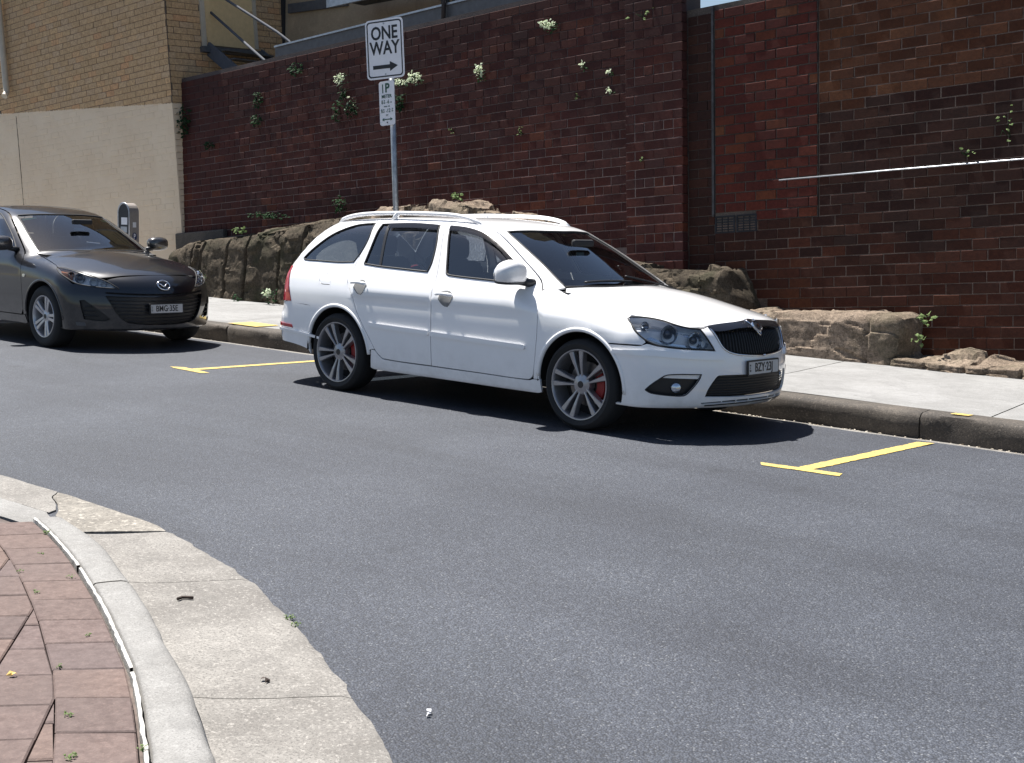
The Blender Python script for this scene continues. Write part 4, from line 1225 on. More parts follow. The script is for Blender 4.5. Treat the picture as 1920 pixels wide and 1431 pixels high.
MZ=dict(
 W=([.1,.2,.3,.45,.58,.66,.78,.88,.95,1.02],[.80,.83,.85,.868,.876,.877,.87,.853,.83,.79]),
 Wx=([-3.5,-3.0,-2.6,-1.5,-.4,.3,.7],[-.07,-.03,-.006,0,0,0,-.02]),
 hood=([-1.2,-.6,-.42,-.2,0,.3,.55,.72,.84,.93],[1.0,1.0,.995,.98,.955,.895,.83,.775,.725,.665]),
 belt=([-3.7,-.8,-.5],[1.03,.96,.95]),
 Xf=([.1,.18,.25,.35,.45,.55,.62,.70,.76,.9],[.80,.87,.90,.915,.918,.905,.88,.84,.79,.66]),
 bow=(.52,2.2),
 Xr=([.15,.3,.45,.6,.75,.95,1.08,1.22,1.34,1.42],[-3.40,-3.48,-3.52,-3.50,-3.48,-3.42,-3.33,-3.2,-3.05,-2.95]),
 bowr=(.27,3.0),
 bot=([-3.7,-3.5,-2.9,-2.2,.4,.8],[.35,.32,.24,.2,.2,.20]),
 Wg=([.85,.95,1.1,1.25,1.38,1.46],[.85,.815,.75,.675,.60,.55]),
 Wgx=([-3.5,-2.9,-2.2,-1.2,-.4],[-.08,-.03,0,0,-.02]),
 Tg=([-3.5,-3.2,-2.9,-2.5,-2.1,-1.7,-1.4,-1.15,-.95,-.42,-.2],[1.26,1.32,1.37,1.413,1.437,1.44,1.415,1.365,1.295,1.06,.95]),
 wsbow=.16,crown=.035,kL=.11,kG=.12,kU=.03)

class Body:
    """a car body: panels are outlines drawn on the body's surface, cut out with real gaps"""
    def __init__(s, root, par): s.root, s.par = root, par
    def solve(s, O, D):
        lo = np.full(len(O), .02); hi = np.full(len(O), 3.5)
        for _ in range(34):
            m_ = .5 * (lo + hi); f = F(O + m_[:, None] * D, s.par); lo = np.where(f < 0, m_, lo); hi = np.where(f < 0, hi, m_)
        return O + lo[:, None] * D
    def normal(s, P):
        e = .004; g = np.zeros_like(P)
        for k in range(3):
            d = np.zeros(3); d[k] = e; g[:, k] = F(P + d, s.par) - F(P - d, s.par)
        return g / np.maximum(np.linalg.norm(g, axis=1), 1e-9)[:, None]
    def surf(s, Q, kind):
        Q = np.asarray(Q, float)
        if kind == 'c':           # station x, angle round the long axis
            th = Q[:, 1] / .7
            O = np.stack([Q[:, 0], np.zeros(len(Q)), np.full(len(Q), .55)], 1); D = np.stack([0 * th, -np.cos(th), np.sin(th)], 1)
        else:                     # angle round an upright axis, height
            xa, sg = (0., 1.) if kind == 'v' else (-2.7, -1.)
            al = Q[:, 0] / .8
            O = np.stack([np.full(len(Q), xa), np.zeros(len(Q)), Q[:, 1]], 1); D = np.stack([sg * np.cos(al), -np.sin(al), 0 * al], 1)
        return s.solve(O, D)
    def side(s, pts):             # (x, z) seen from the side -> (x, q)
        P = s.solve(np.array([(x, 0, z) for x, z in pts], float), np.array([(0, -1., 0)] * len(pts)))
        return [(a, .7 * math.atan2(b[2] - .55, abs(b[1]))) for (a, _), b in zip(pts, P)]
    def patch(s, name, outline, kind, mat, holes=(), off=0., flange=.016, res=.05, mir=False, parent=None, step=.022, corner=42, amp=None, both=False):
        if both:
            return s.patch(name, outline, kind, mat, holes, off, flange, res, False, parent, step, corner), s.patch(name, outline, kind, mat, holes, off, flange, res, True, parent, step, corner)
        loops = [smooth_loop(outline, step, corner)] + [smooth_loop(h, step, corner) for h in holes]
        pts = []; edges = []
        for L in loops:
            n0 = len(pts); pts += [tuple(q) for q in L]; edges += [(n0 + i, n0 + (i + 1) % len(L)) for i in range(len(L))]
        B = np.array(pts); lo, hi = B.min(0), B.max(0)
        gx, gy = np.meshgrid(np.arange(lo[0] + res / 2, hi[0], res), np.arange(lo[1] + res / 2, hi[1], res))
        G = np.stack([gx.ravel(), gy.ravel()], 1)
        ok = inside(G, loops[0])
        for h in loops[1:]: ok &= ~inside(G, h)
        G = G[ok]
        if len(G):
            dmin = np.min(np.linalg.norm(G[:, None] - B[None], axis=2), axis=1); G = G[dmin > res * .35]
        allp = [Vector(q) for q in pts] + [Vector(q) for q in G]
        vo, eo, fo, *_ = delaunay_2d_cdt(allp, edges, [], 0, 1e-7)
        Q = np.array([v[:] for v in vo]); T = np.array([f for f in fo if len(f) == 3])
        cen = Q[T].mean(1); ok = inside(cen, loops[0])
        for h in loops[1:]: ok &= ~inside(cen, h)
        T = T[ok]
        P = s.surf(Q, kind); nr = s.normal(P); P = P + nr * off
        fn = np.cross(P[T[:, 1]] - P[T[:, 0]], P[T[:, 2]] - P[T[:, 0]])
        if np.sum(fn * nr[T[:, 0]]) < 0: T = T[:, ::-1]
        # boundary, turned in
        cnt = {}
        for t in T:
            for a, b in ((t[0], t[1]), (t[1], t[2]), (t[2], t[0])): cnt[(a, b)] = cnt.get((a, b), 0) + 1
        bd = [e for e in cnt if (e[1], e[0]) not in cnt]
        V = [tuple(q) for q in P]; Fc = [tuple(t) for t in T]; nl = [nr[i] for t in T for i in t]
        if flange:
            mp = {}
            for a, b in bd:
                for q in (a, b):
                    if q not in mp:
                        mp[q] = len(V); V.append(tuple(P[q])); V.append(tuple(P[q] - nr[q] * flange))
                Fc.append((mp[b], mp[a], mp[a] + 1, mp[b] + 1)); nl += [(0, 0, 0)] * 4
        V = np.array(V); nl = np.array(nl, float)
        if mir:
            V = V * [1, -1, 1]; nl = nl * [1, -1, 1]
            out, k = [], 0
            for f in Fc:
                out += list(nl[k:k + len(f)][::-1]); k += len(f)
            nl = np.array(out); Fc = [f[::-1] for f in Fc]
        me = bpy.data.meshes.new(name); me.from_pydata([tuple(q) for q in V], [], [tuple(map(int, f)) for f in Fc])
        me.polygons.foreach_set('use_smooth', [True] * len(me.polygons)); me.update()
        me.normals_split_custom_set([tuple(q) for q in nl])
        me.materials.append(mat)
        o = bpy.data.objects.new(name, me); COL.objects.link(o); o.parent = parent or s.root
        return o
    def strip(s, name, line, kind, mat, w, off, parent=None, mir=False, n=None, closed=False, r=None):
        """round beading that follows a line on the body"""
        L = smooth_loop(line, .03, 42, closed)
        P = s.surf(L, kind); P = P + s.normal(P) * off
        if mir: P = P * [1, -1, 1]
        if closed: P = np.vstack([P, P[:1]])
        return MB().tube([Vector(q) for q in P], w, n or 7).build(name, mat, parent or s.root, True)

def inside(P, L):
    L = np.asarray(L); x, y = P[:, 0], P[:, 1]; r = np.zeros(len(P), bool)
    for (x0, y0), (x1, y1) in zip(L, np.roll(L, -1, 0)):
        c = (y0 > y) != (y1 > y)
        with np.errstate(divide='ignore', invalid='ignore'):
            r ^= c & (x < (x1 - x0) * (y - y0) / (y1 - y0 if y1 != y0 else 1e-12) + x0)
    return r

def smooth_loop(pts, step, corner, closed=True):
    P = [np.array(q, float) for q in pts]; n = len(P); out = []
    def sharp(i):
        if not closed and i in (0, n - 1): return True
        a, b = P[i] - P[i - 1], P[(i + 1) % n] - P[i]
        return math.degrees(abs(math.atan2(a[0] * b[1] - a[1] * b[0], a @ b))) > corner
    sh = [sharp(i) for i in range(n)]
    for i in range(n if closed else n - 1):
        p1, p2 = P[i], P[(i + 1) % n]
        d = np.linalg.norm(p2 - p1)
        t1 = (p2 - p1) if sh[i] else (p2 - P[i - 1]) / (np.linalg.norm(p2 - P[i - 1]) + 1e-9) * d
        j = (i + 1) % n
        t2 = (p2 - p1) if sh[j] else (P[(j + 1) % n] - p1) / (np.linalg.norm(P[(j + 1) % n] - p1) + 1e-9) * d
        k = max(1, int(math.ceil(d / step)))
        for q in range(k):
            t = q / k
            out.append((2 * t ** 3 - 3 * t * t + 1) * p1 + (t ** 3 - 2 * t * t + t) * t1 + (-2 * t ** 3 + 3 * t * t) * p2 + (t ** 3 - t * t) * t2)
    if not closed: out.append(P[-1])
    return np.array(out)

def shrink(pts, d):
    """outline moved inwards by d"""
    P = np.array(pts, float); n = len(P)
    A = .5 * np.sum(P[:, 0] * np.roll(P[:, 1], -1) - np.roll(P[:, 0], -1) * P[:, 1]); sg = 1 if A > 0 else -1
    out = []
    for i in range(n):
        a = P[i] - P[i - 1]; b = P[(i + 1) % n] - P[i]
        a /= np.linalg.norm(a) + 1e-12; b /= np.linalg.norm(b) + 1e-12
        na, nb = np.array([-a[1], a[0]]) * sg, np.array([-b[1], b[0]]) * sg
        m_ = na + nb; m_ /= np.linalg.norm(m_) + 1e-12
        out.append(P[i] + m_ * d / max(.45, m_ @ na))
    return [tuple(q) for q in out]

def arc(cx, cz, r, a0, a1, n=16):
    return [(cx + r * math.cos(math.radians(a0 + (a1 - a0) * k / n)), cz + r * math.sin(math.radians(a0 + (a1 - a0) * k / n))) for k in range(n + 1)]

mirror_q = lambda L: [(x, .7 * PI - q) for x, q in L]        # the same line on the other side
mirror_v = lambda L: [(-a, z) for a, z in L]

M['white_paint'] = paint('white_car_paint', (.89, .885, .89), .3, 0)
M['grey_paint'] = paint('dark_grey_metallic_paint', (.010, .0105, .014), .3, .4, .10)
M['glass_side'] = glass_mat('tinted_side_glass', (.22, .26, .29), 3.2)
M['glass_front'] = glass_mat('windscreen_glass', (.82, .88, .87))
M['glass_door'] = glass_mat('front_door_glass', (.70, .76, .78), 3.0)
M['lens'] = glass_mat('clear_lamp_lens', (.95, .96, .97), 1.5)
M['rubber'] = plain('black_rubber', (.012, .012, .014), .7)
M['black_trim'] = plain('black_plastic_trim', (.014, .014, .016), .45)
M['smoked'] = glass_mat('smoked_window_deflector', (.10, .10, .12), 1.5, .05)
M['tyre'] = plain('tyre_rubber', (.016, .016, .017), .8, bumpy=.2)
M['alloy'] = plain('silver_grey_alloy', (.36, .355, .37), .32, .7, var=.05)
M['alloy2'] = plain('silver_alloy', (.50, .50, .52), .35, .75, var=.05)
M['disc'] = plain('brake_disc_iron', (.22, .20, .19), .4, .9)
M['caliper'] = plain('red_brake_caliper', (.30, .012, .012), .45)
M['chrome'] = plain('chrome', (.72, .73, .76), .08, 1.0)
M['dark_chrome'] = plain('dark_chrome', (.10, .10, .11), .22, .9)
M['reflector'] = plain('lamp_reflector', (.62, .66, .72), .16, .95)
M['lamp_house'] = plain('lamp_housing', (.80, .81, .83), .35, .1)
M['amber'] = plain('amber_indicator', (.55, .14, .02), .25, .0)
M['red_lamp'] = plain('red_lamp_lens', (.42, .008, .018), .12, 0, .8)
M['cabin'] = plain('dark_cabin_trim', (.022, .022, .025), .75)
M['seat'] = plain('dark_seat_fabric', (.028, .029, .033), .85)
M['headliner'] = plain('grey_headliner', (.20, .20, .20), .9)
M['plate_white'] = plain('number_plate_white', (.50, .50, .50), .5, var=.05)
M['plate_black'] = plain('number_plate_black', (.012, .012, .014), .5)
M['mirror_glass'] = plain('mirror_glass', (.7, .72, .75), .03, 1.0)
M['sticker'] = plain('pale_blue_sticker', (.45, .68, .72), .6)
M['green_sticker'] = plain('green_sticker', (.25, .60, .30), .6)

def wheel(parent, x, y, rt, rr, style, rot, mat, name='wheel'):
    """y: outer side plane (negative near side); parts are lathed round the axle"""
    sg = -1 if y < 0 else 1
    w = MB()
    e = bpy.data.objects.new(name, None); COL.objects.link(e); e.parent = parent; e.location = (x, y, rt)
    e.rotation_euler = (0, 0, 0 if sg < 0 else PI)
    tw = .215
    MB().lathe([(rr - .004, .012), (rr + .002, .004), (rr + .02, -.004), (rr + (rt - rr) * .5, -.010), (rt - .03, -.004), (rt - .010, .012), (rt, .035), (rt + .0005, tw / 2), (rt, tw - .035), (rt - .01, tw - .01), (rt - .04, tw), (rr, tw - .01)], 72).build('tyre', M['tyre'], e, 'auto')
    rim = MB().lathe([(rr + .004, .006), (rr, -.001), (rr - .007, .0), (rr - .012, .006), (rr - .016, .03), (rr - .03, .10), (rr - .035, tw - .02)], 72).build('rim', mat, e, 'auto')
    nsp = 5
    for k in range(nsp):
        a = math.radians(rot) + 2 * PI * k / nsp
        rad = Vector((math.sin(a), 0, math.cos(a))); tg = Vector((math.cos(a), 0, -math.sin(a))); yv = Vector((0, 1, 0))
        for sd in (-1, 1):
            mb = MB()
            if style == 'twin':
                st = [(.045, .013, .015, .030, .05), (.09, .019, .018, .022, .055), (.15, .030, .027, .012, .05), (rr - .014, .045, .042, .006, .045)]
            else:
                st = [(.04, .014, .026, .028, .05), (.09, .018, .030, .018, .05), (.14, .023, .034, .012, .045), (rr - .014, .03, .042, .007, .04)]
            V = []
            for r_, c_, w_, y0, th in st:
                for oo, yy in ((-w_ / 2, y0 + .006), (-w_ / 2 + .004, y0), (w_ / 2 - .004, y0), (w_ / 2, y0 + .006), (w_ / 2, y0 + th), (-w_ / 2, y0 + th)):
                    V.append(rad * r_ + tg * (sd * c_ + oo) + yv * yy)
            Fq = []
            for i in range(len(st) - 1):
                for j in range(6): Fq.append((i * 6 + j, i * 6 + (j + 1) % 6, (i + 1) * 6 + (j + 1) % 6, (i + 1) * 6 + j))
            mb.add(V, Fq).build('spoke', mat, rim)
    MB().lathe([(.0, .022), (.03, .022), (.034, .025), (.058, .028), (.07, .034), (.074, .05), (.074, .09)], 40).build('hub', mat, rim, 'auto')
    MB().lathe([(.0, .0195), (.024, .0195), (.0255, .024)], 24).build('hub_cap', M['black_trim'], rim, 'auto')
    for k in range(5):
        a = math.radians(rot + 36) + 2 * PI * k / 5
        MB().lathe([(0, .038), (.010, .038), (.012, .045)], 10, 'y', (.052 * math.sin(a), 0, .052 * math.cos(a))).build('wheel_bolt', M['dark_metal'], rim)
    MB().lathe([(.07, .10), (.155, .10), (.155, .122), (.07, .122)], 48).build('brake_disc', M['disc'], e, 'auto')
    MB().lathe([(.0, .13), (rr - .03, .13)], 48).build('wheel_backing', M['shade_dark'], e)
    if style == 'twin':
        c0 = math.radians(-30)
        MB().lathe([(.105, .075), (.168, .075), (.175, .085), (.175, .13), (.105, .13), (.105, .075)], 14, 'y', (0, 0, 0), c0, c0 + math.radians(62)).build('brake_caliper', M['caliper'], e, 'auto')
    return e

def plate(parent, o, ez, w, h, body, size, sx=.9):
    ez = Vector(ez).normalized(); ey = (Vector((0, 0, 1)) - ez * ez.z).normalized(); ex = ey.cross(ez).normalized(); o = Vector(o)
    f = MB().prism(rrect(w + .024, h + .022, .008), o, ex, ey, ez, .012).build('number_plate', M['plate_black'], parent)
    MB().prism(rrect(w, h, .006), o + ez * .0125, ex, ey, ez, .0015).build('plate_face', M['plate_white'], f)
    text_part('plate_lettering', body, size, M['plate_black'], o + ez * .0155, ex, ey, ez, f, sx, .0012)
    text_part('plate_lettering', 'N\nS\nW', h * .22, M['plate_black'], o + ez * .0155 - ex * (w / 2 - .014), ex, ey, ez, f, .9, 0)
    return f

def cabin(B, rhd_y=-.36, belt=.92, seats=True):
    r = B.root
    MB().box(-3.0, -.3, -.70, .70, .26, .32).build('floor_pan', M['cabin'], r)
    MB().box(-.32, .55, -.60, .60, .25, .66, .03).build('engine_block', M['shade_dark'], r)
    MB().add([(-.30, -.66, .93), (-.30, .66, .93), (-.62, -.70, .955), (-.62, .70, .955), (-.95, -.72, .90), (-.95, .72, .90), (-.98, -.72, .62), (-.98, .72, .62), (-.75, -.72, .30), (-.75, .72, .30), (-.30, -.66, .30), (-.30, .66, .30)],
             [(0, 1, 3, 2), (2, 3, 5, 4), (4, 5, 7, 6), (6, 7, 9, 8), (0, 2, 4, 6, 8, 10), (1, 11, 9, 7, 5, 3)]).build('dashboard', M['cabin'], r)
    MB().ellipsoid((-.84, rhd_y, .93), (.14, .19, .05), 16, 8).build('instrument_hood', M['cabin'], r, True)
    st = [Vector((-1.05, rhd_y, .84)) + Vector((-.38 * 1, 0, .0)) * 0 + (Vector((.30, 0, .92)).normalized() * .185 * math.cos(a) + Vector((0, 1, 0)) * .185 * math.sin(a)) for a in [2 * PI * k / 28 for k in range(29)]]
    MB().tube(st, .014, 8, False).build('steering_wheel', M['cabin'], r, True)
    for y in (-.36, .36):
        for x, hb in ((-1.50, 1.0), (-2.35, .98)):
            s_ = MB().box(x - .05, x + .45, y - .25, y + .25, .40, .56, .05).build('seat', M['seat'], r, 'auto')
            bk = MB().box(-.06, .06, -.24, .24, 0, .58, .05)
            bk.v = [(a + x - .02 - c * .33, b + y, c + .52) for a, b, c in bk.v]
            bk.build('seat_back', M['seat'], s_, 'auto')
            hd = MB().box(-.045, .045, -.13, .13, 0, .17, .04)
            hd.v = [(a + x - .23, b + y, c + 1.11) for a, b, c in hd.v]
            hd.build('headrest', M['seat'], s_, 'auto')
    MB().box(-.74, -.70, -.12, .12, 1.245, 1.30, .015).build('rear_view_mirror', M['cabin'], r)

# ---------------------------------------------------------------- white station wagon
sk = empty('station_wagon', (0, 0, 0), 'white station wagon with roof rails and twin-spoke alloys, parked nose right', 'car', 'cars parked along the kerb')
B = Body(sk, SK)
WPNT = M['white_paint']
RA = .372; AX = -2.578; HZ = .318
lo_q = B.side([(-1.5, .215)])[0][1]
# openings
win_q = [(-3.165, .423), (-3.10, .474), (-2.949, .554), (-2.801, .609), (-2.626, .652), (-2.43, .664), (-2.405, .566), (-2.43, .481), (-2.484, .406), (-2.677, .401), (-2.941, .406), (-3.14, .412)]
win_r = [(-2.345, .397), (-2.335, .493), (-2.328, .655), (-1.946, .667), (-1.672, .660), (-1.608, .548), (-1.585, .432), (-1.600, .374), (-1.860, .380), (-2.144, .387)]
win_f = [(-1.545, .659), (-1.383, .653), (-1.207, .631), (-1.044, .590), (-.886, .529), (-.729, .456), (-.585, .376), (-.64, .352), (-.973, .352), (-1.36, .362), (-1.392, .372), (-1.455, .50)]
bl_ = [(-1.655, .705), (-1.604, .660), (-1.53, .50), (-1.487, .361), (-1.480, .294), (-1.462, .092), (-1.466, -.127), (-1.47, -.190)]
front_door = [(-1.40, .694), (-1.23, .680), (-1.098, .663), (-.996, .632), (-.753, .524), (-.531, .409), (-.457, .335), (-.405, .244), (-.390, .061), (-.425, -.147), (-.441, -.176), (-.475, -.192), (-.955, -.192)] + [(x + .004, q) for x, q in bl_[::-1]]
rear_edge = [(-2.455, .712), (-2.415, .615), (-2.425, .524), (-2.448, .390), (-2.477, .332), (-2.481, .312), (-2.459, .263), (-2.395, .200), (-2.318, .091), (-2.209, -.026), (-2.112, -.135), (-2.068, -.166), (-2.02, -.186)]
rear_door = [(x - .004, q) for x, q in bl_] + [(x + .004, q) for x, q in rear_edge[::-1]] + [(-1.984, .7105)]
d1_ = B.patch('front_door', front_door, 'c', WPNT, [win_f]); d1m = B.patch('front_door', front_door, 'c', WPNT, [win_f], mir=True)
d2_ = B.patch('rear_door', rear_door, 'c', WPNT, [win_r]); d2m = B.patch('rear_door', rear_door, 'c', WPNT, [win_r], mir=True)
arch_r = B.side([p for p in arc(AX, HZ, RA, 166, 52, 22)])
# rear quarter: round the rear window, down to the arch and the bumper seam
quarter = [(x - .004, q) for x, q in rear_edge[:-2]] + [(-2.150, -.136)] + B.side(arc(AX, HZ, RA, 6, 117, 22)) + [(-2.95, .106), (-3.10, .110), (-3.24, .115), (-3.262, .16), (-3.285, .25), (-3.30, .33), (-3.33, .40), (-3.30, .47), (-3.19, .56), (-3.03, .655), (-2.88, .705), (-2.70, .714)]
flap = [(-2.839, .319), (-2.676, .319), (-2.680, .243), (-2.797, .246), (-2.825, .267)]
for mir in (False, True):
    qp = B.patch('rear_quarter_panel', quarter, 'c', WPNT, [win_q, flap] if not mir else [win_q], mir=mir)
    if not mir: B.patch('fuel_flap', shrink(flap, .004), 'c', WPNT, parent=qp, off=-.001)
    g = B.patch('quarter_window', shrink(win_q, .004), 'c', M['glass_side'], off=-.006, flange=0, mir=mir, parent=qp)
    B.strip('window_seal', win_q, 'c', M['rubber'], .007, -.001, qp, mir, closed=True)
sill = [(-2.11, -.195), (-2.0, -.192), (-1.4, -.196), (-.475, -.198), (-.44, -.192), (-.395, -.205)] + [(-.385, lo_q), (-2.165, lo_q), (-2.20, -.235), (-2.20, -.21)]
sill = [(-2.155, -.140), (-2.116, -.142), (-2.070, -.173), (-2.02, -.193), (-1.4, -.197), (-.955, -.198), (-.475, -.199), (-.43, -.19), (-.372, -.19), (-.36, lo_q + .01), (-.40, lo_q), (-1.2, lo_q), (-2.14, lo_q), (-2.185, lo_q + .01)]
for mir in (False, True):
    B.patch('sill', sill, 'c', WPNT, mir=mir)
    # door furniture
    fd, rd = (d1m, d2m) if mir else (d1_, d2_)
    B.patch('door_window', shrink(win_f, .004), 'c', M['glass_door'], off=-.006, flange=0, mir=mir, parent=fd)
    B.patch('door_window', shrink(win_r, .004), 'c', M['glass_side'], off=-.006, flange=0, mir=mir, parent=rd)
    B.strip('window_seal', win_f, 'c', M['rubber'], .008, -.001, fd, mir, closed=True)
    B.strip('window_seal', win_r, 'c', M['rubber'], .008, -.001, rd, mir, closed=True)
    B.patch('window_divider', [(-2.262, .658), (-2.232, .659), (-2.142, .388), (-2.168, .387)], 'c', M['black_trim'], off=-.002, mir=mir, parent=rd)
    B.patch('window_deflector', [(-1.545, .655), (-1.383, .649), (-1.207, .627), (-1.044, .586), (-.886, .525), (-.729, .452), (-.70, .425), (-.80, .463), (-.95, .535), (-1.07, .573), (-1.22, .598), (-1.39, .615), (-1.522, .618)], 'c', M['smoked'], off=.014, mir=mir, parent=fd, flange=.003)
    B.patch('window_deflector', [(-2.235, .653), (-1.946, .663), (-1.675, .656), (-1.652, .618), (-1.95, .625), (-2.215, .618)], 'c', M['smoked'], off=.014, mir=mir, parent=rd, flange=.003)
    B.patch('mirror_sail', [(-.742, .460), (-.585, .376), (-.64, .353), (-.70, .353)], 'c', M['black_trim'], off=.004, mir=mir, parent=fd)
    B.patch('side_moulding', [(-2.185, .034), (-1.484, .023), (-1.484, -.005), (-2.15, .010)], 'c', WPNT, off=.013, mir=mir, parent=rd, flange=.016)
    B.patch('side_moulding', [(-1.452, .020), (-.50, .004), (-.492, -.006), (-.50, -.023), (-1.452, -.007)], 'c', WPNT, off=.013, mir=mir, parent=fd, flange=.016)
    for nm, dr, sh in (('front', fd, 0.), ('rear', rd, -.985)):
        dz = .0 if nm == 'front' else .026
        cup = [(-1.375 + sh, .262 + dz), (-1.285 + sh, .264 + dz), (-1.243 + sh, .235 + dz), (-1.262 + sh, .200 + dz), (-1.29 + sh, .172 + dz), (-1.335 + sh, .178 + dz), (-1.395 + sh, .213 + dz)]
        hc = B.patch('handle_cup', cup, 'c', M['headliner'], off=.0025, mir=mir, parent=dr, flange=.004)
        L = [(-1.415 + sh, .237 + dz), (-1.38 + sh, .239 + dz), (-1.30 + sh, .239 + dz), (-1.235 + sh, .236 + dz)]
        P = B.surf(smooth_loop(L, .02, 60, False), 'c'); nn = B.normal(P); k = len(P)
        o_ = np.array([.010 + .032 * math.sin(PI * min(1, max(0, (i + .2) / (k - .6)))) ** .6 for i in range(k)])
        P = P + nn * o_[:, None]
        if mir: P = P * [1, -1, 1]
        MB().tube([Vector(q) for q in P], [.010] + [.0145] * (k - 2) + [.010], 10).build('door_handle', WPNT, dr, True)
# wheel arch lips
for mir in (False, True):
    for cx, a0, a1 in ((0., -4, 176), (AX, 2, 174)):
        L = B.side(arc(cx, HZ, RA + .012, a0, a1, 40))
        B.strip('wheel_arch_lip', L, 'c', WPNT, .017, -.008, None, mir, 8)
# front wing
head3 = np.array([(.571, -.765, .635), (.51, -.812, .667), (.459, -.83, .708), (.399, -.817, .76), (.316, -.752, .803), (.315, -.72, .811)])
cq = lambda P: [(p[0], .7 * math.atan2(p[2] - .55, -p[1])) for p in np.atleast_2d(P)]
hood_edge = [(.30, .255), (.15, .285), (0, .315), (-.18, .345), (-.32, .368)]
wing = [(-.451, .335), (-.399, .244), (-.384, .061), (-.419, -.147), (-.425, -.185), (-.366, -.185)] + B.side(arc(0, HZ, RA, 195, 58, 24)) + [(.30, .066), (.42, .069), (.50, .072)] + [(.515, .088), (.500, .105), (.450, .132), (.392, .176), (.330, .222), (.308, .250)] + [(x, q - .004) for x, q in hood_edge] + [(-.40, .375)]
for mir in (False, True):
    B.patch('front_wing', wing, 'c', WPNT, mir=mir)
# bonnet, windscreen, roof with its pillars
ws_side = [(-.385, .432), (-.424, .452), (-.637, .561), (-.86, .648), (-1.07, .722)]
ws_low = [(-.33, .50), (-.25, .66), (-.19, .85)]
ws_top = [(-1.035, .86), (-1.005, 1.0)]
bon_front = [(.40, .264), (.512, .262), (.612, .249), (.668, .245), (.712, .282), (.735, .345), (.765, .50), (.782, .75)]
bon_rear = [(-.362, .415), (-.315, .50), (-.232, .66), (-.172, .85), (-.155, 1.0)]
half = [(x, q + .002) for x, q in hood_edge[::-1]] + bon_front
bonnet = bon_rear[::-1] + half
bonnet = bonnet + [(.785, .7 * PI / 2)] + mirror_q(bon_front[::-1]) + mirror_q([(x, q + .002) for x, q in hood_edge]) + mirror_q(bon_rear) + [(-.150, .7 * PI / 2)]
B.patch('bonnet', bonnet, 'c', WPNT, res=.06)
wsl = [(-.38, .425), (-.335, .50), (-.255, .66), (-.195, .85), (-.178, 1.0)]
screen = wsl[::-1] + ws_side + ws_top
screen = [(-.172, .7 * PI / 2)] + screen + [(-1.0, .7 * PI / 2)] + mirror_q((ws_side + ws_top)[::-1]) + mirror_q(wsl)
wsc = B.patch('windscreen', shrink(screen, .004), 'c', M['glass_front'], off=-.005, flange=0, res=.07)
B.strip('windscreen_seal', screen, 'c', M['rubber'], .009, -.004, wsc, closed=True)
cowl = [(-.150, .7 * PI / 2)] + bon_rear[::-1] + [(-.40, .41), (-.385, .44), (-.345, .51), (-.27, .66), (-.21, .85), (-.19, 1.0)] + [(-.185, .7 * PI / 2)]
cowl2 = bon_rear[::-1] + [(-.395, .415)] + [(x - .012, q) for x, q in wsl]
cowl2 = [(-.152, .7 * PI / 2)] + cowl2 + [(-.186, .7 * PI / 2)] + mirror_q([(x - .012, q) for x, q in wsl][::-1]) + mirror_q([(-.395, .415)]) + mirror_q(bon_rear)
B.patch('scuttle', cowl2, 'c', M['black_trim'], off=-.02, flange=.02)
for y0, y1 in ((-.50, .05), (.08, .55)):
    pts = [(x_, q_) for x_, q_ in ((-.345, .7 * math.acos(max(-1, min(1, -y0 / .72)))), (-.30, .7 * math.acos(max(-1, min(1, -(y0 + y1) / 2 / .60)))), (-.265, .7 * math.acos(max(-1, min(1, -y1 / .62)))))]
    B.strip('wiper', pts, 'c', M['black_trim'], .008, .012)
door_top = [(-.455, .345), (-.525, .417), (-.748, .532), (-.990, .640), (-1.094, .671), (-1.228, .688), (-1.40, .702), (-1.655, .713), (-1.984, .7185), (-2.455, .720), (-2.70, .722), (-2.88, .713)]
rear_top = [(-3.03, .665), (-3.10, .70), (-3.16, .85)]
roof = [(-.385, .375), (-.42, .355)] + door_top + rear_top + [(-3.17, .7 * PI / 2)] + mirror_q(rear_top[::-1]) + mirror_q(door_top[::-1]) + mirror_q([(-.42, .355), (-.385, .375)]) + mirror_q([(-.372, .425)] + ws_side + ws_top) + [(-1.0, .7 * PI / 2)] + (ws_top[::-1] + ws_side[::-1] + [(-.372, .425)])
B.patch('roof', roof, 'c', WPNT, res=.07)
B.patch('headliner', [(-1.05, .76), (-1.2, .72), (-2.9, .74), (-2.9, .7 * PI - .74), (-1.2, .7 * PI - .72), (-1.05, .7 * PI - .76)], 'c', M['headliner'], off=-.035, flange=0, res=.1)
# roof rails
for sg in (1, -1):
    rx = np.linspace(-2.98, -1.30, 30)
    q = .7 * math.atan2(.86, .535)
    P = B.surf([(x, q) for x in rx], 'c')
    h = np.array([.058 * min(1, max(0, (1 - abs((x + 2.14) / .84) ** 5))) ** .7 for x in rx]) - .006
    P[:, 2] += h
    P[:, 1] *= sg
    rail = MB().tube([Vector(a) for a in P], [.011] + [.017] * 28 + [.011], 10).build('roof_rail', WPNT, sk, True)
    i = 13
    MB().tube([(P[i, 0] - .05, P[i, 1], P[i, 2] - h[i] - .01), (P[i, 0], P[i, 1], P[i, 2])], .022, 8).build('rail_foot', WPNT, rail, True)
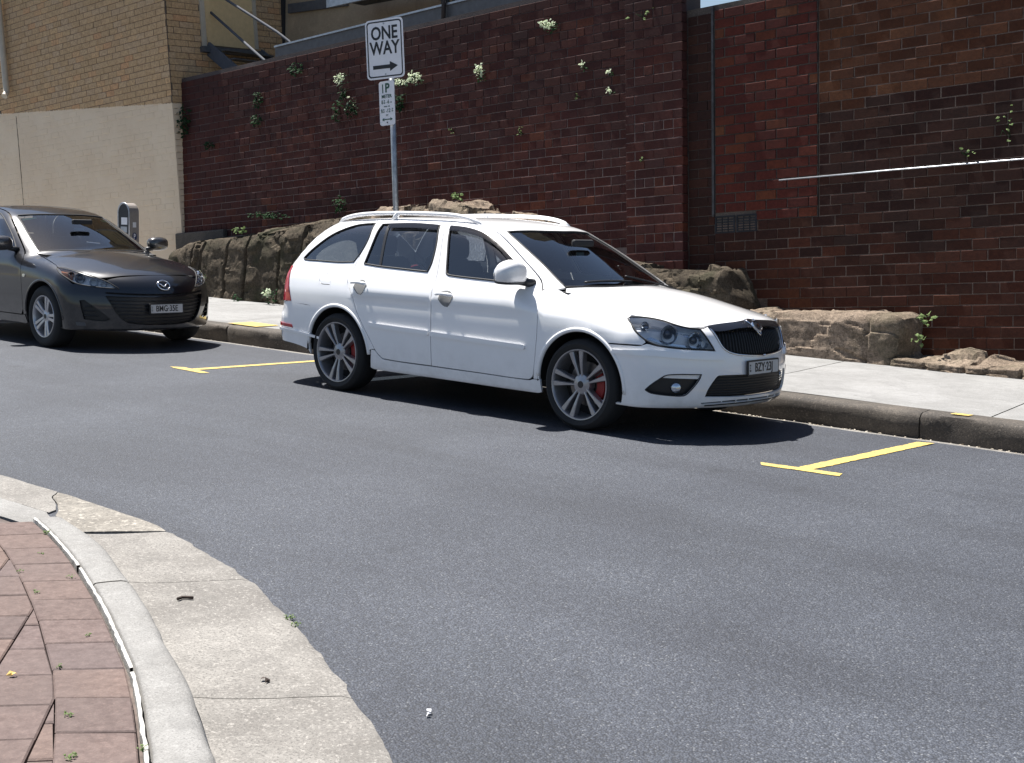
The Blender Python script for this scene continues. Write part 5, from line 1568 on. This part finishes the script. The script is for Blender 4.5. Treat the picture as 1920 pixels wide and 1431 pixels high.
# mirrors
for sg in (1, -1):
    base = Vector((-.54, -.80 * sg, 1.0))
    mr = bpy.data.objects.new('wing_mirror', None); COL.objects.link(mr); mr.parent = sk; mr.location = base
    if sg < 0: mr.rotation_euler = (0, 0, math.radians(72)); mr.location = (-.80, .84, .97)
    mb = MB().ellipsoid((0, 0, 0), (.095, .135, .083), 28, 16, .72)
    vv = []
    for a, b, c in mb.v:
        a2 = a * (1.0 if a > 0 else .55)
        c2 = c + .018 * (b / .135) * 0 + (.02 if c > 0 else 0) * (1 - abs(b / .135))
        if c < -.05: c2 = -.05 + (c + .05) * .5
        vv.append((a2 - .075, (b - .135) * sg, c2 + .052))
    mb.v = vv
    mb.build('mirror_shell', WPNT, mr, True)
    MB().ellipsoid((-.128, -.135 * sg, .05), (.006, .115, .062), 20, 8, .7).build('mirror_glass', M['mirror_glass'], mr, True)
    lower = MB().ellipsoid((-.075, -.13 * sg, -.006), (.085, .125, .018), 20, 8, .8).build('mirror_base', M['black_trim'], mr, True)
    MB().tube([(-.02, .06 * sg, -.015), (-.03, 0, -.005), (-.05, -.06 * sg, .0)], [.034, .032, .026], 10).build('mirror_arm', M['black_trim'], mr, True)
# front end, drawn round the nose
hl = [(.936, .797), (.927, .808), (.816, .806), (.698, .790), (.618, .766), (.549, .751), (.475, .744), (.443, .692), (.395, .606), (.466, .610), (.581, .616), (.680, .626), (.744, .637), (.808, .669), (.852, .710), (.893, .760)]
gr_out = [(.405, .752), (.384, .697), (.342, .622), (.290, .584), (.204, .566), (.10, .557)]
chrome_top = [(.405, .762), (.25, .772), (.12, .780), (.06, .786)]
fog = [(.796, .336), (.771, .366), (.726, .407), (.675, .440), (.478, .445), (.493, .403), (.550, .320), (.576, .300), (.647, .299), (.764, .315)]
lower = [(.448, .291), (.432, .345), (.385, .424), (.367, .437), (.124, .436), (-.124, .436), (-.367, .437), (-.385, .424), (-.432, .345), (-.448, .291), (-.259, .284), (0, .282), (.259, .284)]
slit = [(.468, .250), (.25, .262), (0, .264), (-.25, .262), (-.468, .250), (-.46, .238), (-.25, .246), (0, .248), (.25, .246), (.46, .238)]
slit2 = [(.44, .228), (.25, .236), (0, .238), (-.25, .236), (-.44, .228), (-.43, .222), (0, .228), (.43, .222)]
al = lambda x, y: .8 * math.atan2(-y, x)
arch_v = [(al(x, -.86), z) for x, z in arc(0, HZ, RA, 57, -14, 12)]
bump_top = [(1.00, .622), (.90, .626), (.83, .628), (.797, .642), (.750, .630), (.684, .619), (.583, .609), (.468, .603), (.388, .598), (.437, .692), (.468, .742), (.44, .748), (.415, .757)] + gr_out[1:]
bump_half = [(arch_v[0][0] - .005, .622)] + bump_top[1:]
bottom = [(1.10, .222), (.95, .214), (.7, .212), (.4, .212)]
bumper = bump_half + [(0, .553)] + mirror_v(bump_half[::-1]) + mirror_v(arch_v) + mirror_v(bottom) + [(0, .213)] + bottom[::-1] + arch_v[::-1]
fog_m, hl_m = mirror_v(fog), mirror_v(hl)
bp_ = B.patch('front_bumper', bumper, 'v', WPNT, [fog, fog_m, lower, slit], res=.045)
# crease under the headlamps
for sg in (1, -1):
    led = [(1.0 * sg, .566), (.767 * sg, .563), (.581 * sg, .548), (.42 * sg, .541), (.335 * sg, .540), (.345 * sg, .556), (.40 * sg, .585), (.585 * sg, .592), (.77 * sg, .600), (1.0 * sg, .590)]
    B.patch('bumper_ledge', led, 'v', WPNT, off=.012, flange=.014, parent=bp_)
    fo = fog if sg > 0 else fog_m
    B.patch('fog_recess', shrink(fo, -.004), 'v', M['black_trim'], off=-.035, flange=0, parent=bp_)
    B.patch('running_light', [(a * sg, z) for a, z in ((.665, .438), (.482, .441), (.494, .412), (.70, .418))], 'v', M['lamp_house'], off=-.014, parent=bp_, flange=.01)
    pt = B.surf([(.62 * sg, .352)], 'v')[0]; nn = Vector(B.normal(np.array([pt]))[0]); nn.z = 0; nn.normalize()
    fl = MB().lathe([(.0, .012), (.028, .010), (.036, .0), (.038, -.04)], 24, 'x').build('fog_lamp', M['reflector'], bp_, True)
    fl.location = Vector(pt) - nn * .022; fl.rotation_euler = (0, 0, math.atan2(nn.y, nn.x))
    B.strip('fog_bezel', fo, 'v', M['black_trim'], .004, -.001, bp_, closed=True)
    # headlamp
    h_ = hl if sg > 0 else hl_m
    lens = B.patch('headlamp', shrink(h_, .003), 'v', M['lens'], off=-.001, flange=0)
    lens['label'] = 'clear headlamp with projector lens'
    B.patch('lamp_housing', shrink(h_, .004), 'v', M['lamp_house'], off=-.05, flange=-.045, parent=lens)
    B.strip('lamp_gasket', h_, 'v', M['rubber'], .006, -.002, lens, closed=True)
    for a_, z_, r_, dp_, mt in ((.655, .705, .062, .05, 'reflector'), (.50, .668, .055, .04, 'reflector'), (.80, .755, .030, .035, 'reflector'), (.44, .645, .03, .03, 'reflector')):
        pt = Vector(B.surf([(a_ * sg, z_)], 'v')[0]); d = Vector((math.cos(-a_ * sg / .8 * .55), math.sin(-a_ * sg / .8 * .55), 0))
        c_ = pt - Vector((1, 0, 0)) * .028 - d * .006
        bo = MB().lathe([(r_ * .30, -.05), (r_ * .55, -.04), (r_ * .85, -.015), (r_, .012), (r_ * 1.06, .014)], 28, 'x').build('reflector_bowl', M[mt], lens, True)
        bo.location = c_; bo.rotation_euler = (0, 0, math.atan2(d.y, d.x))
        if r_ > .05:
            le = MB().ellipsoid((-.008, 0, 0), (.022, r_ * .55, r_ * .55), 20, 10).build('projector_lens', M['dark_chrome'], lens, True)
            le.location = c_; le.rotation_euler = bo.rotation_euler
    B.patch('lamp_trim', [(a * sg, z) for a, z in ((.92, .800), (.82, .796), (.70, .778), (.71, .765), (.82, .776), (.91, .780))], 'v', M['reflector'], off=-.04, flange=.02, parent=lens)
    B.patch('lamp_trim', [(a * sg, z) for a, z in ((.80, .685), (.70, .650), (.58, .632), (.47, .622), (.47, .632), (.58, .645), (.69, .664), (.78, .70))], 'v', M['reflector'], off=-.045, flange=.02, parent=lens)
    B.patch('indicator', [(a * sg, z) for a, z in ((.60, .745), (.52, .730), (.47, .70), (.50, .69), (.56, .715))], 'v', M['reflector'], off=-.05, flange=.015, parent=lens)
B.patch('lower_grille', shrink(lower, -.004), 'v', M['black_trim'], off=-.035, flange=0, parent=bp_)
B.patch('lower_slit', shrink(slit, -.003), 'v', M['black_trim'], off=-.02, flange=0, parent=bp_)
B.strip('slit_rib', slit2[:5], 'v', M['black_trim'], .007, -.004, bp_)
for k in range(7):
    z_ = .300 + k * .019
    w_ = float(np.interp(z_, [.29, .345, .43], [.44, .425, .37]))
    B.strip('grille_bar', [(-w_, z_), (-w_ / 2, z_), (0, z_), (w_ / 2, z_), (w_, z_)], 'v', M['black_trim'], .0035, -.022, bp_, n=5)
for k in range(-3, 4):
    if k: B.strip('slit_divider', [(k * .11, .240), (k * .11, .264)], 'v', WPNT, .004, -.002, bp_, n=5)
g_half = [(.06, .742), (.18, .739), (.36, .728), (.372, .70), (.335, .625), (.285, .592), (.20, .573), (.10, .563)]
grl = g_half + [(0, .560)] + mirror_v(g_half[::-1])
grille = B.patch('grille', shrink(grl, -.006), 'v', M['shade_dark'], off=-.04, flange=0)
for k in range(-14, 15):
    a_ = k * .0245
    zb = float(np.interp(abs(a_), [0, .1, .2, .285, .335, .372], [.561, .563, .573, .592, .625, .70]))
    if zb < .715: B.strip('grille_slat', [(a_, zb), (a_, .65 if zb < .64 else .71), (a_ * .99, .738)], 'v', M['black_trim'], .0055, -.016, grille, n=5)
ctop = [(.418, .756), (.30, .770), (.16, .779), (.07, .785), (0, .792), (-.07, .785), (-.16, .779), (-.30, .770), (-.418, .756), (-.375, .726), (-.18, .741), (0, .742), (.18, .741), (.375, .726)]
B.patch('grille_bar_top', ctop, 'v', M['dark_chrome'], off=.010, flange=.03, parent=grille)
for sg in (1, -1):
    B.strip('chrome_strip', [(a * sg, z) for a, z in ((.405, .752), (.378, .70), (.338, .622), (.288, .588), (.204, .569), (.0, .557))], 'v', M['chrome'], .006, .003, grille)
pt = Vector(B.surf([(0, .742)], 'v')[0]); nb = Vector(B.normal(np.array([pt[:]]))[0])
bd = MB().lathe([(0, .012), (.036, .010), (.040, .006), (.043, .0)], 32, 'x').build('badge', M['black_trim'], grille, 'auto')
bd.location = pt + nb * .012; bd.rotation_euler = (0, -math.asin(max(-1, min(1, nb.z))) , 0)
MB().lathe([(.040, .004), (.041, .014), (.045, .014), (.047, .0)], 32, 'x').build('badge_ring', M['chrome'], bd, 'auto')
# winged arrow on the badge
MB().prism([(-.022, -.012), (-.002, -.002), (-.020, .004), (-.004, .008), (-.014, .018), (.006, .014), (.024, .024), (.016, .006), (.030, -.006), (.008, -.006), (-.004, -.020)], (.013, 0, 0), (0, 1, 0), (0, 0, 1), (1, 0, 0), .002).build('badge_emblem', M['chrome'], bd)
B.strip('bonnet_crest', [(.055, .786), (.035, .745), (.015, .705), (0, .690), (-.015, .705), (-.035, .745), (-.055, .786)], 'v', M['chrome'], .0055, .012, grille)
B.patch('model_badge', [(-.26, .615), (-.31, .622), (-.315, .638), (-.262, .632)], 'v', M['steel_dark'], off=-.008, parent=grille, flange=.003)
plate(sk, (.928, -.012, .478), (1, 0, .06), .372, .085, 'BZY·23J', .086, .80)
# tail
kind = 'r'
ar = lambda x, y: .8 * math.atan2(-y, -(x + 2.7))
arch_w = [(ar(x, -.86), z) for x, z in arc(AX, HZ, RA, 119, 188, 12)]
rb_top = [(arch_w[0][0] - .005, .670), (.95, .684), (.80, .692), (.60, .697)]
rb_bot = [(arch_w[-1][0] - .01, .285), (1.0, .310), (.80, .345), (.5, .36)]
rbump = rb_top + [(0, .69)] + mirror_v(rb_top[::-1]) + mirror_v(arch_w) + mirror_v(rb_bot) + [(0, .362)] + rb_bot[::-1] + arch_w[::-1]
rbp = B.patch('rear_bumper', rbump, kind, WPNT)
for sg in (1, -1):
    B.patch('bumper_ledge', [(a * sg, z) for a, z in ((1.17, .428), (1.0, .446), (.8, .462), (.5, .47), (.5, .45), (.8, .44), (1.0, .424), (1.165, .408))], kind, WPNT, off=.012, flange=.014, parent=rbp)
    B.patch('rear_reflector', [(a * sg, z) for a, z in ((.86, .475), (.70, .485), (.70, .51), (.85, .50))], kind, M['red_lamp'], off=.006, flange=.008, parent=rbp)
    tl = [(.845, .700), (.60, .702), (.56, .80), (.58, .93), (.68, .985), (.735, .99), (.775, .93), (.815, .80)]
    B.patch('tail_lamp', [(a * sg, z) for a, z in tl], kind, M['red_lamp'], off=.006)
    B.patch('tail_panel', [(a * sg, z) for a, z in ((.775, 1.0), (.56, .995), (.53, 1.12), (.46, 1.22), (.52, 1.28), (.60, 1.22), (.70, 1.10))], kind, WPNT)
tg = [(.59, .70), (.552, .80), (.572, .93), (.56, .99), (.30, 1.0)]
B.patch('tailgate', tg + mirror_v(tg[::-1]) + [(-.3, .695), (.3, .695)], kind, WPNT)
rg = [(.54, .998), (.50, 1.12), (.44, 1.22), (.36, 1.285)]
B.patch('rear_window', rg + mirror_v(rg[::-1]), kind, M['glass_side'], off=-.004)
# underside and wheel wells
MB().box(-2.9, .45, -.60, .60, .225, .27).build('underbody', M['shade_dark'], sk)
MB().box(.45, .68, -.40, .40, .25, .62, .02).build('front_core', M['shade_dark'], sk)
for cx in (0, AX):
    for sg in (-1, 1):
        MB().lathe([(.385, .0), (.385, .33), (.02, .33)], 28, 'y', (cx, -.865 if sg < 0 else .535, HZ), math.radians(-2), math.radians(182)).build('wheel_well', M['shade_dark'], sk) if sg < 0 else MB().lathe([(.02, .0), (.385, .0), (.385, .33)], 28, 'y', (cx, .535, HZ), math.radians(-2), math.radians(182)).build('wheel_well', M['shade_dark'], sk)
for mir in (False, True):
    B.patch('door_trim', [(-.44, .33), (-.44, -.15), (-2.05, -.15), (-2.3, .06), (-2.45, .2), (-3.1, .15), (-3.1, .36), (-2.3, .34), (-1.5, .33)], 'c', M['cabin'], off=-.05, flange=0, mir=mir, res=.09)
    B.patch('pillar_trim', [(-1.405, .37), (-1.57, .65), (-1.66, .655), (-1.575, .37)], 'c', M['cabin'], off=-.03, flange=0, mir=mir, res=.09)
cabin(B)
# stickers on the windscreen
B.patch('sticker', [(-.905, .655), (-.955, .675), (-.950, .70), (-.90, .682)], 'c', M['sticker'], off=-.008, flange=0, parent=wsc)
B.patch('sticker', [(-.985, .69), (-1.005, .70), (-1.0, .715), (-.98, .705)], 'c', M['sticker'], off=-.008, flange=0, parent=wsc)
MB().box(-.80, -.785, .02, .10, 1.17, 1.20).build('sticker', M['sticker'], wsc)
wheel(sk, 0, -.872, HZ, .246, 'twin', -10, M['alloy'])
wheel(sk, AX, -.872, HZ, .246, 'twin', -27, M['alloy'])
wheel(sk, 0, .872, HZ, .246, 'twin', 15, M['alloy'])
wheel(sk, AX, .872, HZ, .246, 'twin', 40, M['alloy'])

# ---------------------------------------------------------------- dark grey hatchback
mz = empty('hatchback', (-6.89, -.26, 0), 'dark grey hatchback partly cut off by the left edge, parked behind the wagon', 'car', 'cars parked along the kerb')
B2 = Body(mz, MZ)
G_ = M['grey_paint']
RA2 = .362; HZ2 = .316; AX2 = -2.64
lo2 = B2.side([(-1.5, .215)])[0][1]
wf2 = [(-1.62, .668), (-1.455, .660), (-1.287, .620), (-1.10, .553), (-.909, .470), (-.78, .400), (-.70, .350), (-1.0, .352), (-1.5, .362), (-1.555, .372)]
wr2 = [(-1.70, .668), (-2.0, .664), (-2.3, .640), (-2.55, .56), (-2.68, .45), (-2.66, .405), (-2.2, .385), (-1.66, .370)]
fd2 = [(-1.66, .712), (-1.578, .709), (-1.30, .672), (-1.05, .578), (-.80, .462), (-.60, .360), (-.545, .318), (-.46, .225), (-.415, .030), (-.425, -.15), (-.47, -.192), (-1.0, -.195), (-1.60, -.195), (-1.605, 0), (-1.60, .30), (-1.63, .5)]
rd2 = [(-1.668, .712), (-1.638, .5), (-1.608, .30), (-1.613, 0), (-1.608, -.195), (-2.05, -.19), (-2.14, -.13), (-2.24, 0), (-2.36, .10), (-2.52, .22), (-2.70, .32), (-2.78, .40), (-2.74, .52), (-2.60, .64), (-2.40, .700), (-2.0, .716)]
qt2 = [(-2.40, .706), (-2.606, .645), (-2.748, .52), (-2.788, .40), (-2.705, .315), (-2.525, .215), (-2.365, .095), (-2.25, -.01)] + B2.side(arc(AX2, HZ2, RA2, 5, 117, 20)) + [(-2.95, .10), (-3.12, .10), (-3.16, .20), (-3.17, .34), (-3.10, .46), (-2.98, .58), (-2.80, .68), (-2.6, .708)]
sl2 = [(-2.21, -.20), (-2.1, -.20), (-1.6, -.202), (-.47, -.200), (-.40, -.195), (-.375, lo2 + .01), (-.42, lo2), (-1.2, lo2), (-2.18, lo2)]
hl2 = [(1.105, .818), (1.019, .820), (.774, .777), (.555, .710), (.425, .632), (.629, .647), (.803, .677), (.913, .732)]
wing2 = [(-.540, .322), (-.454, .225), (-.409, .030), (-.418, -.15), (-.42, -.19), (-.372, -.19)] + B2.side(arc(0, HZ2, RA2, 195, 62, 22)) + [(.28, .060), (.40, .082), (.47, .098), (.372, .152), (.25, .205), (.14, .236), (.10, .252), (-.06, .285), (-.25, .322), (-.40, .352), (-.48, .362)]
for mir in (False, True):
    a = B2.patch('front_door', fd2, 'c', G_, [wf2], mir=mir)
    B2.patch('door_window', shrink(wf2, .004), 'c', M['glass_door'], off=-.006, flange=0, mir=mir, parent=a)
    B2.strip('window_seal', wf2, 'c', M['rubber'], .008, -.001, a, mir, closed=True)
    MB().tube([Vector(q) * 1 for q in (B2.surf([(-1.50, .235), (-1.42, .24), (-1.33, .24)], 'c') + np.array([[0, -.012, 0], [0, -.03, 0], [0, -.012, 0]])) * ([1, -1, 1] if mir else [1, 1, 1])], .012, 8).build('door_handle', G_, a, True)
    b = B2.patch('rear_door', rd2, 'c', G_, [wr2], mir=mir)
    B2.patch('door_window', shrink(wr2, .004), 'c', M['glass_side'], off=-.006, flange=0, mir=mir, parent=b)
    B2.patch('rear_quarter_panel', qt2, 'c', G_, mir=mir)
    B2.patch('sill', sl2, 'c', G_, mir=mir)
    w = B2.patch('front_wing', wing2, 'c', G_, mir=mir)
    B2.patch('side_repeater', [(-.335, .140), (-.36, .147), (-.39, .140), (-.39, .126), (-.36, .119), (-.335, .126)], 'c', M['reflector'], off=.006, mir=mir, parent=w)
    for cx, a0, a1 in ((0., 0, 176), (AX2, 2, 174)):
        B2.strip('wheel_arch_lip', B2.side(arc(cx, HZ2, RA2 + .010, a0, a1, 36)), 'c', G_, .014, -.007, None, mir, 8)
    B2.patch('door_trim', [(-.50, .33), (-.47, -.15), (-2.05, -.15), (-2.3, .06), (-2.6, .2), (-2.9, .25), (-2.9, .36), (-2.3, .34), (-1.5, .33)], 'c', M['cabin'], off=-.05, flange=0, mir=mir, res=.1)
ws2 = [(-.46, .398), (-.52, .425), (-.639, .480), (-.80, .55), (-1.0, .632), (-1.18, .690)]
wl2 = [(-.44, .42), (-.37, .52), (-.29, .68), (-.24, .87), (-.225, 1.0)]
wt2 = [(-1.13, .86), (-1.10, 1.0)]
he2 = [(.09, .257), (-.06, .290), (-.25, .327), (-.40, .357), (-.455, .375)]
bf2 = [(.14, .242), (.30, .235), (.46, .222), (.58, .213), (.635, .255), (.675, .34), (.712, .50), (.735, .75)]
br2 = [(-.44, .405), (-.355, .52), (-.272, .68), (-.222, .87), (-.205, 1.0)]
C2 = .7 * PI / 2
bon2 = [(-.20, C2)] + br2[::-1] + he2[::-1] + bf2 + [(.742, C2)] + mirror_q(bf2[::-1]) + mirror_q(he2) + mirror_q(br2)
B2.patch('bonnet', bon2, 'c', G_, res=.06)
sc2 = [(-.22, C2)] + wl2[::-1] + ws2 + wt2 + [(-1.095, C2)] + mirror_q((ws2 + wt2)[::-1]) + mirror_q(wl2)
wsc2 = B2.patch('windscreen', shrink(sc2, .004), 'c', M['glass_front'], off=-.005, flange=0, res=.07)
B2.strip('windscreen_seal', sc2, 'c', M['rubber'], .009, -.004, wsc2, closed=True)
sc_ = [(-.203, C2)] + br2[::-1] + [(-.47, .40)] + [(x - .012, q) for x, q in wl2] + [(-.235, C2)]
B2.patch('scuttle', sc_ + mirror_q([(-.47, .40)] + [(x - .012, q) for x, q in wl2])[::-1] + mirror_q(br2), 'c', M['black_trim'], off=-.02, flange=.02)
dt2 = [(-.535, .33), (-.59, .368), (-.79, .472), (-1.04, .588), (-1.29, .682), (-1.578, .717), (-2.0, .724), (-2.40, .712), (-2.60, .714)]
rt2 = [(-2.80, .690), (-2.86, .72), (-2.92, .86)]
roof2 = [(-.47, .37)] + dt2 + rt2 + [(-2.93, C2)] + mirror_q(rt2[::-1]) + mirror_q(dt2[::-1]) + mirror_q([(-.47, .37)]) + mirror_q([(-.452, .392)] + ws2 + wt2) + [(-1.095, C2)] + wt2[::-1] + ws2[::-1] + [(-.452, .392)]
B2.patch('roof', roof2, 'c', G_, res=.07)
B2.patch('headliner', [(-1.2, .74), (-1.3, .71), (-2.7, .73), (-2.7, .7 * PI - .73), (-1.3, .7 * PI - .71), (-1.2, .7 * PI - .74)], 'c', M['headliner'], off=-.035, flange=0, res=.1)
# nose: wide smiling grille
gl2 = [(.545, .560), (.30, .553), (0, .548), (-.30, .553), (-.545, .560), (-.510, .500), (-.44, .37), (-.36, .295), (-.20, .268), (0, .262), (.20, .268), (.36, .295), (.44, .37), (.510, .500)]
up2 = [(.545, .598), (.25, .584), (0, .580), (-.25, .584), (-.545, .598), (-.54, .582), (-.25, .566), (0, .562), (.25, .566), (.54, .582)]
du2 = [(.765, .510), (.72, .516), (.60, .42), (.500, .328), (.549, .307), (.64, .312), (.728, .321)]
av2 = [(al(x, -.86), z) for x, z in arc(0, HZ2, RA2, 62, -14, 12)]
bt2 = [(av2[0][0] - .006, .628), (1.0, .627), (.905, .650), (.815, .671), (.64, .641), (.425, .625), (.50, .678), (.55, .703), (.52, .722), (.42, .742), (.25, .754), (.1, .759)]
bb2 = [(1.10, .222), (.95, .214), (.7, .210), (.4, .210)]
bum2 = bt2 + [(0, .760)] + mirror_v(bt2[::-1]) + mirror_v(av2) + mirror_v(bb2) + [(0, .211)] + bb2[::-1] + av2[::-1]
bp2 = B2.patch('front_bumper', bum2, 'v', G_, [gl2, up2, du2, mirror_v(du2)], res=.045)
B2.patch('lower_grille', shrink(gl2, -.004), 'v', M['black_trim'], off=-.04, flange=0, parent=bp2)
B2.patch('upper_grille', shrink(up2, -.004), 'v', M['shade_dark'], off=-.03, flange=0, parent=bp2)
for k in range(7):
    z_ = .30 + k * .036; w_ = float(np.interp(z_, [.262, .295, .37, .50, .56], [.1, .34, .42, .50, .53]))
    B2.strip('grille_bar', [(-w_, z_), (-w_ / 2, z_ - .004), (0, z_ - .006), (w_ / 2, z_ - .004), (w_, z_)], 'v', M['black_trim'], .005, -.022, bp2, n=5)
for sg in (1, -1):
    dd = du2 if sg > 0 else mirror_v(du2)
    B2.patch('side_duct', shrink(dd, -.004), 'v', M['black_trim'], off=-.03, flange=0, parent=bp2)
    for k in range(3):
        B2.strip('duct_slat', [((.735 - k * .01) * sg, .36 + k * .045), ((.60 + k * .03) * sg, .36 + k * .045)], 'v', M['black_trim'], .006, -.010, bp2, n=5)
    B2.patch('fog_cover', [(a_ * sg, z) for a_, z in ((.80, .295), (.72, .290), (.71, .255), (.79, .258))], 'v', M['steel_dark'], off=.003, flange=.005, parent=bp2)
    h_ = hl2 if sg > 0 else mirror_v(hl2)
    ln = B2.patch('headlamp', shrink(h_, .003), 'v', M['lens'], off=-.001, flange=0)
    ln['label'] = 'swept headlamp with amber corner'
    B2.patch('lamp_housing', shrink(h_, .004), 'v', M['lamp_house'], off=-.05, flange=-.045, parent=ln)
    B2.strip('lamp_gasket', h_, 'v', M['rubber'], .006, -.002, ln, closed=True)
    B2.patch('indicator', [(a_ * sg, z) for a_, z in ((1.09, .812), (1.0, .812), (.90, .790), (.86, .735), (.915, .738), (1.0, .775))], 'v', M['amber'], off=-.03, flange=.03, parent=ln)
    for a_, z_, r_ in ((.76, .727), (.62, .693), (.52, .668)) and ((.77, .727, .048), (.64, .690, .040), (.55, .670, .028), (.86, .755, .03)):
        pt = Vector(B2.surf([(a_ * sg, z_)], 'v')[0]); ang = -a_ * sg / .8 * .55; d = Vector((math.cos(ang), math.sin(ang), 0))
        bo = MB().lathe([(r_ * .3, -.05), (r_ * .6, -.04), (r_ * .9, -.012), (r_, .012), (r_ * 1.06, .014)], 24, 'x').build('reflector_bowl', M['reflector'], ln, True)
        bo.location = pt - Vector((1, 0, 0)) * .03; bo.rotation_euler = (0, 0, ang)
        if r_ > .045:
            le = MB().ellipsoid((-.006, 0, 0), (.02, r_ * .6, r_ * .6), 18, 10).build('projector_lens', M['dark_chrome'], ln, True); le.location = bo.location; le.rotation_euler = bo.rotation_euler
    # mirror
    mr = bpy.data.objects.new('wing_mirror', None); COL.objects.link(mr); mr.parent = mz; mr.location = (-.66, -.82 * sg, .98)
    mb = MB().ellipsoid((0, 0, 0), (.09, .125, .078), 24, 14, .75); mb.v = [(a_ * (1 if a_ > 0 else .55) - .06, (b_ - .125) * sg, c_ + .06) for a_, b_, c_ in mb.v]
    mb.build('mirror_shell', G_, mr, True)
    MB().ellipsoid((-.11, -.125 * sg, .06), (.006, .105, .058), 18, 8, .7).build('mirror_glass', M['mirror_glass'], mr, True)
    MB().tube([(-.02, .06 * sg, -.01), (-.04, -.05 * sg, .01)], [.03, .026], 10).build('mirror_arm', M['black_trim'], mr, True)
# badge: oval ring with a winged M
pt = Vector(B2.surf([(0, .662)], 'v')[0]); nb = Vector(B2.normal(np.array([pt[:]]))[0]); tl_ = math.asin(max(-1, min(1, nb.z)))
bdg = MB().tube([(0, .068 * math.cos(2 * PI * k / 32), .054 * math.sin(2 * PI * k / 32)) for k in range(33)], .008, 8, False).build('badge', M['chrome'], bp2, True)
bdg.location = pt + nb * .008; bdg.rotation_euler = (0, -tl_, 0)
MB().tube([(0, -.066, .022), (0, -.040, .016), (0, -.018, -.004), (0, 0, -.020), (0, .018, -.004), (0, .040, .016), (0, .066, .022)], [.004, .009, .009, .008, .009, .009, .004], 8).build('badge_emblem', M['chrome'], bdg, True)
plate(mz, (.925, -.01, .432), (1, 0, .04), .372, .085, 'BMG·35E', .085, .80)
rbt = [(1.12, .660), (.95, .67), (.6, .675)]; aw2 = [(.8 * math.atan2(.86, -(x + 2.7)), z) for x, z in arc(AX2, HZ2, RA2, 119, 186, 10)]
rbb = [(aw2[-1][0] - .02, .30), (.95, .325), (.6, .345)]
B2.patch('rear_bumper', [(aw2[0][0] - .01, .655)] + rbt + [(0, .675)] + mirror_v(rbt[::-1]) + [(-aw2[0][0] + .01, .655)] + mirror_v(aw2) + mirror_v(rbb) + [(0, .35)] + rbb[::-1] + aw2[::-1], 'r', G_)
tg2 = [(.95, .68), (.80, .95), (.60, 1.0), (.3, 1.01)]
B2.patch('tailgate', tg2 + mirror_v(tg2[::-1]) + [(0, .68)], 'r', G_)
B2.patch('rear_window', [(.60, 1.01), (.52, 1.14), (.42, 1.24), (-.42, 1.24), (-.52, 1.14), (-.60, 1.01)], 'r', M['glass_side'])
MB().box(-2.9, .45, -.60, .60, .225, .27).build('underbody', M['shade_dark'], mz)
MB().box(.42, .62, -.36, .36, .26, .60, .02).build('front_core', M['shade_dark'], mz)
for cx in (0, AX2):
    MB().lathe([(.372, .0), (.372, .32), (.02, .32)], 28, 'y', (cx, -.855, HZ2), math.radians(-2), math.radians(182)).build('wheel_well', M['shade_dark'], mz)
    MB().lathe([(.02, .0), (.372, .0), (.372, .32)], 28, 'y', (cx, .535, HZ2), math.radians(-2), math.radians(182)).build('wheel_well', M['shade_dark'], mz)
cabin(B2)
B2.patch('sticker', [(-1.06, .672), (-1.10, .688), (-1.075, .80), (-1.05, .79)], 'c', M['green_sticker'], off=-.008, flange=0, parent=wsc2)
B2.patch('sticker', mirror_q([(-1.05, .668), (-1.09, .684), (-1.075, .74), (-1.045, .73)]), 'c', M['green_sticker'], off=-.008, flange=0, parent=wsc2)
MB().box(-.86, -.845, -.02, .10, 1.175, 1.205).build('sticker', M['sticker'], wsc2)
wheel(mz, 0, -.862, HZ2, .214, 'five', 20, M['alloy2'])
wheel(mz, AX2, -.862, HZ2, .214, 'five', 0, M['alloy2'])
wheel(mz, 0, .862, HZ2, .214, 'five', 35, M['alloy2'])
wheel(mz, AX2, .862, HZ2, .214, 'five', 50, M['alloy2'])
